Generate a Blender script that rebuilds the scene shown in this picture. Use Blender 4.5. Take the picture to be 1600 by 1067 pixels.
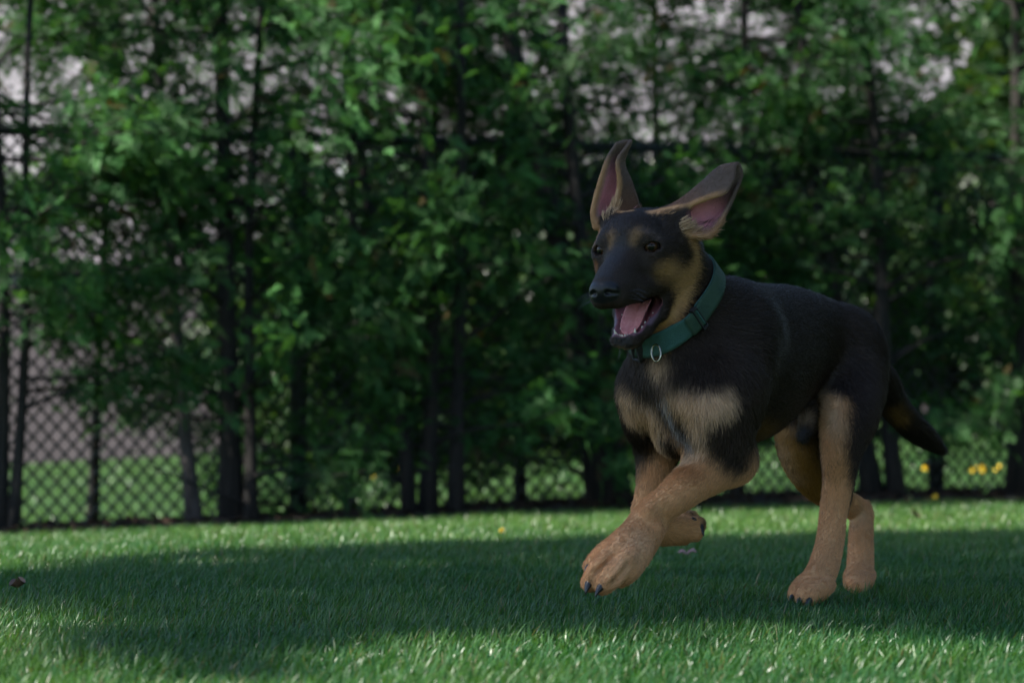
import bpy, math, random
import numpy as np
from mathutils import Vector, Matrix

for _o in list(bpy.data.objects):
    bpy.data.objects.remove(_o, do_unlink=True)
scene = bpy.context.scene
COL = scene.collection
RNG = np.random.default_rng(7)
random.seed(7)

# ------------------------------------------------------------------ camera
CAM_H = 0.26            # lens height above the lawn where the dog runs
FPX = 4444.0            # focal length in photo pixels (100 mm on 36 mm)
TILT = math.atan((648 - 533.5) / FPX)
cam_data = bpy.data.cameras.new('camera')
cam = bpy.data.objects.new('camera', cam_data)
COL.objects.link(cam)
cam.location = (0, 0, CAM_H)
cam.rotation_euler = (math.radians(90) + TILT, 0, 0)
cam_data.sensor_width = 36.0
cam_data.lens = 100.0
cam_data.clip_start = 0.05
cam_data.clip_end = 500
cam_data.dof.use_dof = True
cam_data.dof.focus_distance = 3.68
cam_data.dof.aperture_fstop = 6.8
scene.camera = cam

# ------------------------------------------------------------------ light
SUN_ELEV, SUN_AZ = math.radians(52), math.radians(201)   # azimuth of the sun measured from +X
SUN_DIR = np.array([math.cos(SUN_ELEV) * math.cos(SUN_AZ), math.cos(SUN_ELEV) * math.sin(SUN_AZ), math.sin(SUN_ELEV)])
world = bpy.data.worlds.new('World')
scene.world = world
world.use_nodes = True
wn = world.node_tree
wn.nodes.clear()
_sky = wn.nodes.new('ShaderNodeTexSky')
_sky.sky_type = 'NISHITA'
_sky.sun_disc = False
_sky.sun_elevation = SUN_ELEV
_sky.ozone_density = 3.0
_sky.dust_density = 0.4
_sky.sun_rotation = math.radians(90) - SUN_AZ
_bg = wn.nodes.new('ShaderNodeBackground')
_bg.inputs['Strength'].default_value = 0.094
_wo = wn.nodes.new('ShaderNodeOutputWorld')
wn.links.new(_sky.outputs[0], _bg.inputs[0])
wn.links.new(_bg.outputs[0], _wo.inputs[0])
sun_data = bpy.data.lights.new('sun', 'SUN')
sun_data.energy = 5.0
sun_data.angle = math.radians(0.53)
sun_data.color = (1.0, 0.95, 0.86)
sun = bpy.data.objects.new('sun', sun_data)
COL.objects.link(sun)
sun.location = (-4, 0, 6)
sun.rotation_euler = Vector(-SUN_DIR).to_track_quat('-Z', 'Y').to_euler()
vs = scene.view_settings
vs.view_transform = 'Standard'
vs.look = 'None'
vs.gamma = 1.0
vs.use_curve_mapping = False
vs.exposure = 1.35
scene.cycles.use_denoising = True
scene.cycles.max_bounces = 7
scene.cycles.transparent_max_bounces = 8

# ------------------------------------------------------------------ helpers
_ct, _st = math.cos(TILT), math.sin(TILT)

def W(px, py, Y):
    """world point on the line of sight of photo pixel (px, py) at distance Y"""
    x = (px - 800.0) / FPX
    v = (533.5 - py) / FPX
    dy = _ct - v * _st
    dz = _st + v * _ct
    return np.array([x / dy * Y, Y, CAM_H + dz / dy * Y])

def mesh_obj(name, verts, faces, mat, parent=None, smooth=True, fcol=None, vcol=None):
    me = bpy.data.meshes.new(name)
    verts = np.asarray(verts, dtype=np.float32)
    if isinstance(faces, np.ndarray):
        nf, k = faces.shape
        me.vertices.add(len(verts)); me.vertices.foreach_set('co', verts.ravel())
        me.loops.add(nf * k); me.loops.foreach_set('vertex_index', faces.astype(np.int32).ravel())
        me.polygons.add(nf)
        me.polygons.foreach_set('loop_start', np.arange(0, nf * k, k, dtype=np.int32))
        me.polygons.foreach_set('loop_total', np.full(nf, k, dtype=np.int32))
        me.update(calc_edges=True)
    else:
        me.from_pydata([tuple(map(float, v)) for v in verts], [], [tuple(int(i) for i in f) for f in faces])
        me.update()
    me.polygons.foreach_set('use_smooth', np.full(len(me.polygons), bool(smooth)))
    if vcol is not None:
        a = me.attributes.new('tint', 'FLOAT_COLOR', 'POINT')
        c = np.ones((len(verts), 4), dtype=np.float32); c[:, :3] = vcol
        a.data.foreach_set('color', c.ravel())
    if mat is not None:
        me.materials.append(mat)
    o = bpy.data.objects.new(name, me)
    COL.objects.link(o)
    if parent is not None:
        o.parent = parent
    return o

def empty(name, loc=(0, 0, 0), rz=0.0):
    o = bpy.data.objects.new(name, None)
    COL.objects.link(o)
    o.location = loc
    o.rotation_euler = (0, 0, rz)
    o.empty_display_size = 0.1
    return o

def tag(o, label=None, cat=None, group=None, kind=None):
    if label: o['label'] = label
    if cat: o['category'] = cat
    if group: o['group'] = group
    if kind: o['kind'] = kind
    return o

def rotz(v, a):
    c, s = math.cos(a), math.sin(a)
    return np.stack([v[..., 0] * c - v[..., 1] * s, v[..., 0] * s + v[..., 1] * c, v[..., 2]], -1)

def unit(v):
    v = np.asarray(v, float)
    return v / (np.linalg.norm(v, axis=-1, keepdims=True) + 1e-12)

class MB:
    """collects plain shapes into one mesh"""
    def __init__(self):
        self.v, self.f = [], []
    def add(self, v, f):
        n = len(self.v)
        self.v += [tuple(map(float, p)) for p in v]
        self.f += [tuple(int(i) + n for i in q) for q in f]
        return self
    def box(self, lo, hi):
        x0, y0, z0 = lo; x1, y1, z1 = hi
        return self.add([(x0, y0, z0), (x1, y0, z0), (x1, y1, z0), (x0, y1, z0), (x0, y0, z1), (x1, y0, z1), (x1, y1, z1), (x0, y1, z1)],
                        [(0, 3, 2, 1), (4, 5, 6, 7), (0, 1, 5, 4), (1, 2, 6, 5), (2, 3, 7, 6), (3, 0, 4, 7)])
    def tube(self, pts, rad, n=8, cap=True, closed=False):
        pts = np.asarray(pts, float); m = len(pts)
        rad = np.broadcast_to(np.asarray(rad, float), (m,))
        if closed:
            tan = unit(np.roll(pts, -1, 0) - np.roll(pts, 1, 0))
        else:
            tan = unit(np.gradient(pts, axis=0))
        ref = np.array([0, 0, 1.0]) if abs(tan[0][2]) < 0.9 else np.array([1.0, 0, 0])
        a = unit(np.cross(tan[0], ref)); V = []
        for i in range(m):
            a = unit(a - tan[i] * np.dot(a, tan[i])); b = np.cross(tan[i], a)
            for k in range(n):
                t = 2 * math.pi * k / n
                V.append(pts[i] + rad[i] * (a * math.cos(t) + b * math.sin(t)))
        F = []
        for i in range(m if closed else m - 1):
            j = (i + 1) % m
            for k in range(n):
                F.append((i * n + k, i * n + (k + 1) % n, j * n + (k + 1) % n, j * n + k))
        if cap and not closed:
            F.append(tuple(range(n - 1, -1, -1))); F.append(tuple((m - 1) * n + k for k in range(n)))
        return self.add(V, F)
    def build(self, name, mat, parent=None, smooth=False):
        return mesh_obj(name, self.v, self.f, mat, parent, smooth)

def new_mat(name):
    m = bpy.data.materials.new(name)
    m.use_nodes = True
    nt = m.node_tree
    return m, nt, nt.nodes['Principled BSDF'], nt.nodes['Material Output']

def N(nt, typ, **kw):
    n = nt.nodes.new(typ)
    for k, v in kw.items():
        if k.startswith('i_'):
            key = k[2:].replace('_', ' ')
            n.inputs[key].default_value = v
        else:
            setattr(n, k, v)
    return n

def noise_mat(name, c1, c2, scale=20.0, rough=0.7, bump=0.0, bscale=None, detail=4.0, spec=0.5, metal=0.0):
    m, nt, b, out = new_mat(name)
    tc = N(nt, 'ShaderNodeTexCoord')
    no = N(nt, 'ShaderNodeTexNoise', i_Scale=scale, i_Detail=detail, i_Roughness=0.6)
    nt.links.new(tc.outputs['Object'], no.inputs['Vector'])
    rp = N(nt, 'ShaderNodeValToRGB')
    rp.color_ramp.elements[0].position = 0.35; rp.color_ramp.elements[0].color = (*c1, 1)
    rp.color_ramp.elements[1].position = 0.65; rp.color_ramp.elements[1].color = (*c2, 1)
    nt.links.new(no.outputs['Fac'], rp.inputs['Fac'])
    nt.links.new(rp.outputs['Color'], b.inputs['Base Color'])
    b.inputs['Roughness'].default_value = rough
    b.inputs['Specular IOR Level'].default_value = spec
    b.inputs['Metallic'].default_value = metal
    if bump:
        n2 = N(nt, 'ShaderNodeTexNoise', i_Scale=bscale or scale * 3, i_Detail=5.0)
        nt.links.new(tc.outputs['Object'], n2.inputs['Vector'])
        bp = N(nt, 'ShaderNodeBump', i_Strength=bump, i_Distance=0.01)
        nt.links.new(n2.outputs['Fac'], bp.inputs['Height'])
        nt.links.new(bp.outputs['Normal'], b.inputs['Normal'])
    return m

def tint_mat(name, rough=0.6, spec=0.4, transl=0.0, tcol=(0.3, 0.5, 0.1), gain=1.0):
    """colour from the mesh's own 'tint' attribute, optionally letting light through (leaves, blades)"""
    m, nt, b, out = new_mat(name)
    at = N(nt, 'ShaderNodeAttribute', attribute_name='tint')
    nt.links.new(at.outputs['Color'], b.inputs['Base Color'])
    b.inputs['Roughness'].default_value = rough
    b.inputs['Specular IOR Level'].default_value = spec
    if transl > 0:
        tr = N(nt, 'ShaderNodeBsdfTranslucent')
        mul = N(nt, 'ShaderNodeMixRGB', blend_type='MULTIPLY', i_Fac=1.0)
        mul.inputs[2].default_value = (*tcol, 1)
        nt.links.new(at.outputs['Color'], mul.inputs[1])
        nt.links.new(mul.outputs[0], tr.inputs['Color'])
        mx = N(nt, 'ShaderNodeMixShader', i_Fac=transl)
        nt.links.new(b.outputs[0], mx.inputs[1]); nt.links.new(tr.outputs[0], mx.inputs[2])
        nt.links.new(mx.outputs[0], out.inputs['Surface'])
    return m

FUR_COUNT = 380000
GRASS_DENS = 0.74
# ================================================================== SETTING
def ground_z(x, y):
    x = np.clip(np.asarray(x, float), -7, 7); y = np.asarray(y, float)
    ys = np.array([-50, 4.3, 5.5, 7, 9, 11, 14, 18, 24, 60, 300])
    a = np.interp(y, ys, [0, 0, -.006, -.024, -.048, -.036, .01, .07, .12, .3, .6])
    bl = np.interp(y, ys, [0, 0, .008, .028, .048, .052, .052, .052, .05, .02, 0])
    br = np.interp(y, ys, [0, 0, .001, .002, .004, .010, .040, .056, .05, .02, 0])
    return a + np.where(x < 0, bl, br) * x + .004 * np.sin(x * 2.1 + y * 1.3) * np.clip((y - 4.5) / 2, 0, 1)

FD = unit(np.array([.886, .463])); FO = np.array([0.0, 9.06])          # fence line
FN = np.array([FD[1], -FD[0]])                                          # towards the camera
def fence_pt(t, off=0.0):
    p = FO + FD * t + FN * off
    return p
def fence_t(px, off=0.0):
    """distance along the fence line seen at photo column px"""
    k = (px - 800) / FPX; o = FO + FN * off
    return (k * o[1] - o[0]) / (FD[0] - k * FD[1])

def soil_mat():
    m, nt, b, out = new_mat('lawn_soil')
    tc = N(nt, 'ShaderNodeTexCoord')
    n1 = N(nt, 'ShaderNodeTexNoise', i_Scale=1.3, i_Detail=5.0); nt.links.new(tc.outputs['Object'], n1.inputs['Vector'])
    n2 = N(nt, 'ShaderNodeTexNoise', i_Scale=60.0, i_Detail=4.0); nt.links.new(tc.outputs['Object'], n2.inputs['Vector'])
    ad = N(nt, 'ShaderNodeMath', operation='ADD'); nt.links.new(n1.outputs['Fac'], ad.inputs[0]); nt.links.new(n2.outputs['Fac'], ad.inputs[1])
    rp = N(nt, 'ShaderNodeValToRGB'); mr = N(nt, 'ShaderNodeMath', operation='MULTIPLY'); mr.inputs[1].default_value = .5
    nt.links.new(ad.outputs[0], mr.inputs[0]); nt.links.new(mr.outputs[0], rp.inputs[0])
    rp.color_ramp.elements[0].position = .38; rp.color_ramp.elements[0].color = (.018, .040, .012, 1)
    rp.color_ramp.elements[1].position = .62; rp.color_ramp.elements[1].color = (.040, .085, .024, 1)
    nt.links.new(rp.outputs[0], b.inputs['Base Color']); b.inputs['Roughness'].default_value = .9
    b.inputs['Specular IOR Level'].default_value = .1
    bp = N(nt, 'ShaderNodeBump', i_Strength=.8, i_Distance=.02); nt.links.new(n2.outputs['Fac'], bp.inputs['Height']); nt.links.new(bp.outputs['Normal'], b.inputs['Normal'])
    return m
_gx = np.concatenate([np.linspace(-90, -8, 14), np.linspace(-7, 7, 71), np.linspace(8, 90, 14)])
_gy = np.concatenate([np.linspace(-40, 0, 10), np.linspace(.5, 20, 79), np.linspace(22, 200, 24)])
_GXX, _GYY = np.meshgrid(_gx, _gy, indexing='ij')
_gv = np.stack([_GXX, _GYY, ground_z(_GXX, _GYY)], -1).reshape(-1, 3)
_ny = len(_gy)
_ii, _jj = np.meshgrid(np.arange(len(_gx) - 1), np.arange(_ny - 1), indexing='ij')
_b0 = (_ii * _ny + _jj).ravel()
lawn = mesh_obj('lawn_ground', _gv, np.stack([_b0, _b0 + _ny, _b0 + _ny + 1, _b0 + 1], 1), soil_mat())
tag(lawn, kind='structure'); lawn['label'] = 'gently sloping lawn soil under the grass'

# ------------------------------------------------------------------ grass blades
def blades(pos, h, w, lean, azim, bend, col, seg):
    """each blade: a tapering curved strip; returns verts, tri/quad faces as triangles, colours"""
    n = len(pos)
    ts = np.linspace(0, 1, seg + 1)
    ca, sa = np.cos(azim), np.sin(azim)
    dirv = np.stack([ca, sa], 1)
    face = azim + RNG.uniform(-1.3, 1.3, n) + math.pi / 2
    sx, sy = np.cos(face), np.sin(face)
    V = []; C = []
    for i, t in enumerate(ts):
        ang = lean + bend * t
        hor = h * t * np.sin(lean + bend * t * .5); ver = h * t * np.cos(lean + bend * t * .5)
        c = np.stack([pos[:, 0] + dirv[:, 0] * hor, pos[:, 1] + dirv[:, 1] * hor, pos[:, 2] + ver], 1)
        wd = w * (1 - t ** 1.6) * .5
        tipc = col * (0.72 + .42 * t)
        if i < seg:
            s = np.stack([sx * wd, sy * wd, np.zeros(n)], 1)
            V += [c - s, c + s]; C += [tipc, tipc]
        else:
            V.append(c); C.append(tipc)
    k = 2 * seg + 1
    V = np.stack(V, 1).reshape(-1, 3); C = np.stack(C, 1).reshape(-1, 3)
    b = np.arange(n) * k
    F = []
    for i in range(seg - 1):
        F += [np.stack([b + 2 * i, b + 2 * i + 1, b + 2 * i + 3], 1), np.stack([b + 2 * i, b + 2 * i + 3, b + 2 * i + 2], 1)]
    F.append(np.stack([b + 2 * seg - 2, b + 2 * seg - 1, b + 2 * seg], 1))
    return V, np.concatenate(F), C
def lawn_front(x, off):
    """y of the bed's edge at x"""
    o = FO + FN * off
    return o[1] + (x - o[0]) * FD[1] / FD[0]
def patchy(x, y, s, seed):
    r = np.random.default_rng(seed); v = 0
    for i in range(5):
        k = r.normal(size=2) * s; v = v + np.sin(x * k[0] + y * k[1] + r.uniform(0, 6.28))
    return v / 5
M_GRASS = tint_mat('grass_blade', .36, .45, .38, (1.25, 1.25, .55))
BED = .34
def scatter(y0, y1, dens, marg):
    area = 0
    wmax = .36 * y1 / 2 + marg
    n = int(dens * (y1 - y0) * 2 * wmax)
    x = RNG.uniform(-wmax, wmax, n); y = RNG.uniform(y0, y1, n)
    m = (np.abs(x) < .18 * y + marg) & (y < lawn_front(x, BED) + RNG.normal(0, .02, n))
    return x[m], y[m]
def grass(name, zones, label):
    VV, FF, CC = [], [], []; off = 0
    for (y0, y1, dens, marg, h0, h1, w0, w1, seg) in zones:
        x, y = scatter(y0, y1, dens, marg)
        n = len(x)
        pt = patchy(x, y, 2.2, 4); pt2 = patchy(x, y, 9.0, 5)
        # blades stand in tufts
        x = x + .012 * np.sin(y * 90 + x * 40); z = ground_z(x, y) - .002
        h = RNG.uniform(h0, h1, n) * (1 + .22 * pt2) * (1 + .15 * pt)
        tall = RNG.random(n) < .012; h = np.where(tall, h * 1.45, h)
        w = RNG.uniform(w0, w1, n)
        lean = np.abs(RNG.normal(.22, .28, n)); bend = RNG.normal(.7, .45, n)
        az = RNG.uniform(0, 2 * math.pi, n); az = np.where(RNG.random(n) < .45, .6 + RNG.normal(0, .8, n) + pt * 1.2, az)
        t = np.clip(.5 + .5 * pt + .35 * pt2 + RNG.normal(0, .24, n), 0, 1)[:, None]
        c = np.array([.024, .102, .028]) * (1 - t) + np.array([.092, .186, .036]) * t
        straw = (RNG.random(n) < .05 + .03 * pt)[:, None]
        c = np.where(straw, np.array([.21, .19, .09]) * RNG.uniform(.6, 1, (n, 1)), c)
        V, F, C = blades(np.stack([x, y, z], 1), h, w, lean, az, bend, c, seg)
        VV.append(V); FF.append(F + off); CC.append(C); off += len(V)
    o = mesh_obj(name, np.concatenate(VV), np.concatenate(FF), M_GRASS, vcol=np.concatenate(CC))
    return tag(o, label, 'grass', kind='stuff')
G = GRASS_DENS
grass('lawn_grass', [(1.7, 3.2, 29000 * G, .25, .014, .029, .0013, .0029, 3), (3.2, 4.9, 32000 * G, .25, .016, .031, .0013, .0027, 3),
                     (4.9, 6.6, 17000 * G, .30, .016, .030, .0022, .0040, 2), (6.6, 10.8, 9000 * G, .45, .016, .032, .0034, .0058, 2)],
      'short mown green grass of the lawn the puppy runs across')
# grass beyond the fence
def far_grass():
    n = int(46000 * G)
    t = RNG.uniform(-4.2, 5.2, n); d = RNG.uniform(.06, 1, n) ** 1.5 * 9.0
    p = FO[None] + FD[None] * (t * (1 + d * .09))[:, None] - FN[None] * d[:, None]
    z = ground_z(p[:, 0], p[:, 1]) - .004
    pt = patchy(p[:, 0], p[:, 1], 1.2, 9); pt2 = patchy(p[:, 0], p[:, 1], 5, 10)
    h = RNG.uniform(.022, .052, n) * (1 + .3 * pt2); w = RNG.uniform(.005, .010, n)
    k = np.clip(.5 + .4 * pt + .25 * pt2 + RNG.normal(0, .2, n), 0, 1)[:, None]
    c = np.array([.032, .115, .034]) * (1 - k) + np.array([.110, .205, .050]) * k
    V, F, C = blades(np.concatenate([p, z[:, None]], 1), h, w, np.abs(RNG.normal(.2, .25, n)), RNG.uniform(0, 6.28, n), RNG.normal(.7, .4, n), c, 2)
    return tag(mesh_obj('neighbour_grass', V, F, M_GRASS, vcol=C), 'rougher sunlit grass growing on the far side of the wire fence', 'grass', kind='stuff')
far_grass()

# ------------------------------------------------------------------ mulch bed under the hedge
def mulch():
    t = np.linspace(-5.5, 6.5, 121); o = np.linspace(-.22, BED, 9)
    V = []
    for tt in t:
        for oo in o:
            p = fence_pt(tt, oo + (.03 * math.sin(tt * 5.1) + .02 * math.sin(tt * 13)) * (oo > BED - .01))
            e = (oo + .22) / (BED + .22)
            V.append((p[0], p[1], float(ground_z(p[0], p[1])) + .004 + .026 * math.sin(math.pi * e) + .006 * math.sin(tt * 21 + oo * 30)))
    m = len(o)
    F = np.array([(i * m + j, (i + 1) * m + j, (i + 1) * m + j + 1, i * m + j + 1) for i in range(len(t) - 1) for j in range(m - 1)])
    mb = mesh_obj('mulch_bed', V, F[:, ::-1], noise_mat('mulch', (.010, .008, .006), (.030, .020, .013), 40, .95, 1.0, 90))
    tag(mb, 'dark mulched bed along the foot of the fence', kind='structure')
    n = 3800
    tt = RNG.uniform(-4.5, 5.5, n); oo = RNG.uniform(-.2, BED + .01, n)
    p = FO + FD * tt[:, None] + FN * oo[:, None]
    z = ground_z(p[:, 0], p[:, 1]) + .006 + .027 * np.sin(np.pi * np.clip((oo + .22) / (BED + .22), 0, 1))
    L = RNG.uniform(.008, .03, n); wd = RNG.uniform(.004, .009, n); a = RNG.uniform(0, 6.28, n)
    ex = np.stack([np.cos(a), np.sin(a), RNG.normal(0, .35, n)], 1) * L[:, None]; ey = np.stack([-np.sin(a), np.cos(a), RNG.normal(0, .35, n)], 1) * wd[:, None]
    ez = np.array([0, 0, .004])
    c = np.concatenate([p, z[:, None]], 1)
    V = np.stack([c - ex - ey, c + ex - ey, c + ex + ey, c - ex + ey, c - ex * .8 - ey * .7 + ez, c + ex * .8 - ey * .7 + ez, c + ex * .8 + ey * .7 + ez, c - ex * .8 + ey * .7 + ez], 1).reshape(-1, 3)
    b = (np.arange(n) * 8)[:, None]
    F = np.concatenate([b + np.array(q) for q in ((4, 5, 6, 7), (0, 1, 5, 4), (1, 2, 6, 5), (2, 3, 7, 6), (3, 0, 4, 7))])
    col = np.repeat(np.array([[.035, .022, .014]]) * RNG.uniform(.4, 1.8, (n, 1)), 8, 0)
    ch = mesh_obj('bark_chips', V, F, tint_mat('bark_chip', .9, .2), mb, smooth=False, vcol=col)
    ch['kind'] = 'stuff'
mulch()

# ------------------------------------------------------------------ chain-link fence
M_WIRE = noise_mat('black_vinyl_wire', (.012, .016, .015), (.022, .030, .028), 30, .45)
FH = 1.20
def fz(t): 
    p = fence_pt(t); return float(ground_z(p[0], p[1]))
fence = empty('chain_link_fence', (FO[0], FO[1], fz(0)))
tag(fence, 'dark chain link fence with posts and top rail standing behind the hedge trunks', 'fence')
FINV = Matrix.Translation(-Vector((FO[0], FO[1], fz(0))))
def fpart(o):
    o.parent = fence; o.matrix_parent_inverse = FINV; return o
def wire_mesh():
    cw, chh = .0245, .054
    t0, t1 = -5.0, 6.0
    nw = int((t1 - t0) / cw); ns = int(FH / chh) * 2 + 1
    k = np.arange(ns)
    V = []; F = []
    sq = np.array([(1, 0), (0, 1), (-1, 0), (0, -1)], float) * .0040
    for i in range(nw):
        tc = t0 + cw * i
        t = tc + np.where((k + i) % 2 == 0, -.5, .5) * cw * 1.03
        zz = .02 + k * chh * .5
        dep = np.where((k + i) % 2 == 0, .003, -.003)
        base = FO[None] + FD[None] * t[:, None] + FN[None] * dep[:, None]
        g = ground_z(*(FO + FD * tc))
        P = np.concatenate([base, (g + zz)[:, None]], 1)
        ring = np.stack([P + np.array([FD[0] * a, FD[1] * a, 0]) * 1.3 + np.array([FN[0] * b, FN[1] * b, 0]) for a, b in sq], 1)
        V.append(ring.reshape(-1, 3))
    V = np.concatenate(V)
    seg = np.arange(ns - 1)
    q = np.concatenate([np.stack([seg * 4 + j, seg * 4 + (j + 1) % 4, (seg + 1) * 4 + (j + 1) % 4, (seg + 1) * 4 + j], 1) for j in range(4)])
    F = np.concatenate([q + i * ns * 4 for i in range(nw)])
    o = fpart(mesh_obj('wire_mesh', V, F, M_WIRE, smooth=True)); o['kind'] = 'stuff'
wire_mesh()
FENCE_POSTS = [fence_t(466, -.03) + 2.4 * k for k in range(-2, 4)]
for t in FENCE_POSTS:
    p = fence_pt(t, -.03); z = fz(t)
    mb = MB(); mb.tube([(p[0], p[1], z - .05), (p[0], p[1], z + FH + .02)], .028, 14)
    po = fpart(mb.build('post', M_WIRE, smooth=True))
    mb = MB(); mb.tube([(p[0], p[1], z + FH + .02), (p[0], p[1], z + FH + .035), (p[0], p[1], z + FH + .06)], [.032, .03, .008], 12)
    cp = mb.build('post_cap', M_WIRE, smooth=True); cp.parent = po
    cp.matrix_parent_inverse = po.matrix_parent_inverse
    for zz in (.12, .55, 1.0):
        mb = MB(); mb.tube([(p[0], p[1], z + zz), (p[0], p[1], z + zz + .02)], .032, 12)
        fpart(mb.build('tension_band', M_WIRE, smooth=True))
for a, b in zip(FENCE_POSTS[:-1], FENCE_POSTS[1:]):
    pa, pb = fence_pt(a, -.03), fence_pt(b, -.03)
    mb = MB(); mb.tube([(pa[0], pa[1], fz(a) + FH - .01), (pb[0], pb[1], fz(b) + FH - .01)], .016, 12, False)
    fpart(mb.build('top_rail', M_WIRE, smooth=True))
# ------------------------------------------------------------------ arborvitae hedge
def bark_mat(name, c1, c2):
    m, nt, b, out = new_mat(name)
    tc = N(nt, 'ShaderNodeTexCoord'); mp = N(nt, 'ShaderNodeMapping'); mp.inputs['Scale'].default_value = (60, 60, 6)
    nt.links.new(tc.outputs['Object'], mp.inputs[0])
    no = N(nt, 'ShaderNodeTexNoise', i_Scale=1.0, i_Detail=6.0); nt.links.new(mp.outputs[0], no.inputs['Vector'])
    rp = N(nt, 'ShaderNodeValToRGB'); rp.color_ramp.elements[0].position = .35; rp.color_ramp.elements[1].position = .7
    rp.color_ramp.elements[0].color = (*c1, 1); rp.color_ramp.elements[1].color = (*c2, 1)
    nt.links.new(no.outputs['Fac'], rp.inputs[0]); nt.links.new(rp.outputs[0], b.inputs['Base Color'])
    b.inputs['Roughness'].default_value = .9
    bp = N(nt, 'ShaderNodeBump', i_Strength=.9, i_Distance=.01); nt.links.new(no.outputs['Fac'], bp.inputs['Height']); nt.links.new(bp.outputs['Normal'], b.inputs['Normal'])
    return m
M_BARK = bark_mat('cedar_bark', (.008, .007, .006), (.034, .027, .023))
M_BARK2 = bark_mat('grey_bark', (.035, .030, .028), (.11, .092, .088))
M_THUJA = tint_mat('arborvitae_leaf', .55, .25, .44, (1.35, 1.3, .5))
M_LEAF = tint_mat('broad_leaf', .38, .5, .36, (1.3, 1.35, .45))

def spray_template(rng, n_side=5):
    """flat feathery arborvitae spray in the x (along) / y (across) plane, length 1"""
    V, F = [], []
    def lobe(p, d, L, w):
        n = len(V); d = d / np.linalg.norm(d); s = np.array([-d[1], d[0]])
        z = rng.normal(0, .02)
        q = [p - d * L * .05, p + d * L * .5 + s * w * 1.5, p + d * L * 1.05 - s * w * .5]
        for i, a in enumerate(q): V.append((a[0], a[1], z * (i > 0) + rng.normal(0, .012)))
        F.append((n, n + 1, n + 2))
    for i in range(n_side):
        t = (i + .5) / n_side
        for s in (-1, 1):
            p = np.array([t * .82, 0.0]); a = s * (0.72 - .30 * t + rng.normal(0, .10))
            d = np.array([math.cos(a), math.sin(a)]); L = (.30 * (1 - t) + .16) * rng.uniform(.8, 1.25)
            lobe(p, d, L, .036)
            if L > .24:
                for k in (.5,):
                    a2 = a + rng.choice([-1, 1]) * .6; lobe(p + d * L * k, np.array([math.cos(a2), math.sin(a2)]), L * .5, .030)
    lobe(np.array([0, 0.0]), np.array([1.0, 0]), 1.0, .022)
    return np.array(V), np.array(F)
_tr = np.random.default_rng(21)
SPRAYS = [spray_template(_tr) for _ in range(6)]

def foliage(pos, dirs, size, cols, templates, rng, droop=.35, name='crown', mat=None, parent=None, flat=0.0):
    VV, FF, CC = [], [], []; off = 0
    kind = rng.integers(0, len(templates), len(pos))
    for k, (TV, TF) in enumerate(templates):
        m = np.flatnonzero(kind == k)
        if not len(m): continue
        d = unit(dirs[m] + np.array([0, 0, -droop]) * rng.random((len(m), 1)))
        r = rng.normal(size=d.shape); r[:, 2] *= (1 - flat)
        if flat: r = r * (1 - flat) + np.array([0, 0, 1.0]) * flat * 2
        nrm = unit(r - d * (r * d).sum(1, keepdims=True)) if not flat else unit(r - d * (r * d).sum(1, keepdims=True))
        s = np.cross(nrm, d)
        L = size[m][:, None, None]
        v = pos[m][:, None, :] + L * (TV[None, :, 0:1] * d[:, None] + TV[None, :, 1:2] * s[:, None] + TV[None, :, 2:3] * nrm[:, None])
        v[:, :, 2] -= (L[:, :, 0] * .22 * TV[None, :, 0] ** 2)
        n = len(TV)
        VV.append(v.reshape(-1, 3)); FF.append((TF[None] + (np.arange(len(m)) * n)[:, None, None] + off).reshape(-1, TF.shape[1]))
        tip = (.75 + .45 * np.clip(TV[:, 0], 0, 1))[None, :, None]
        CC.append((cols[m][:, None, :] * tip).reshape(-1, 3)); off += len(m) * n
    o = mesh_obj(name, np.concatenate(VV), np.concatenate(FF), mat, parent, smooth=False, vcol=np.concatenate(CC))
    return o

def wob(rng, p0, p1, n, amp):
    t = np.linspace(0, 1, n)[:, None]
    P = p0 + (p1 - p0) * t
    for k in (1, 2, 3):
        P = P + np.sin(t * k * 3.1 + rng.uniform(0, 6)) * rng.normal(size=3) * amp / k * np.minimum(1, t * 4)
    return P

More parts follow.
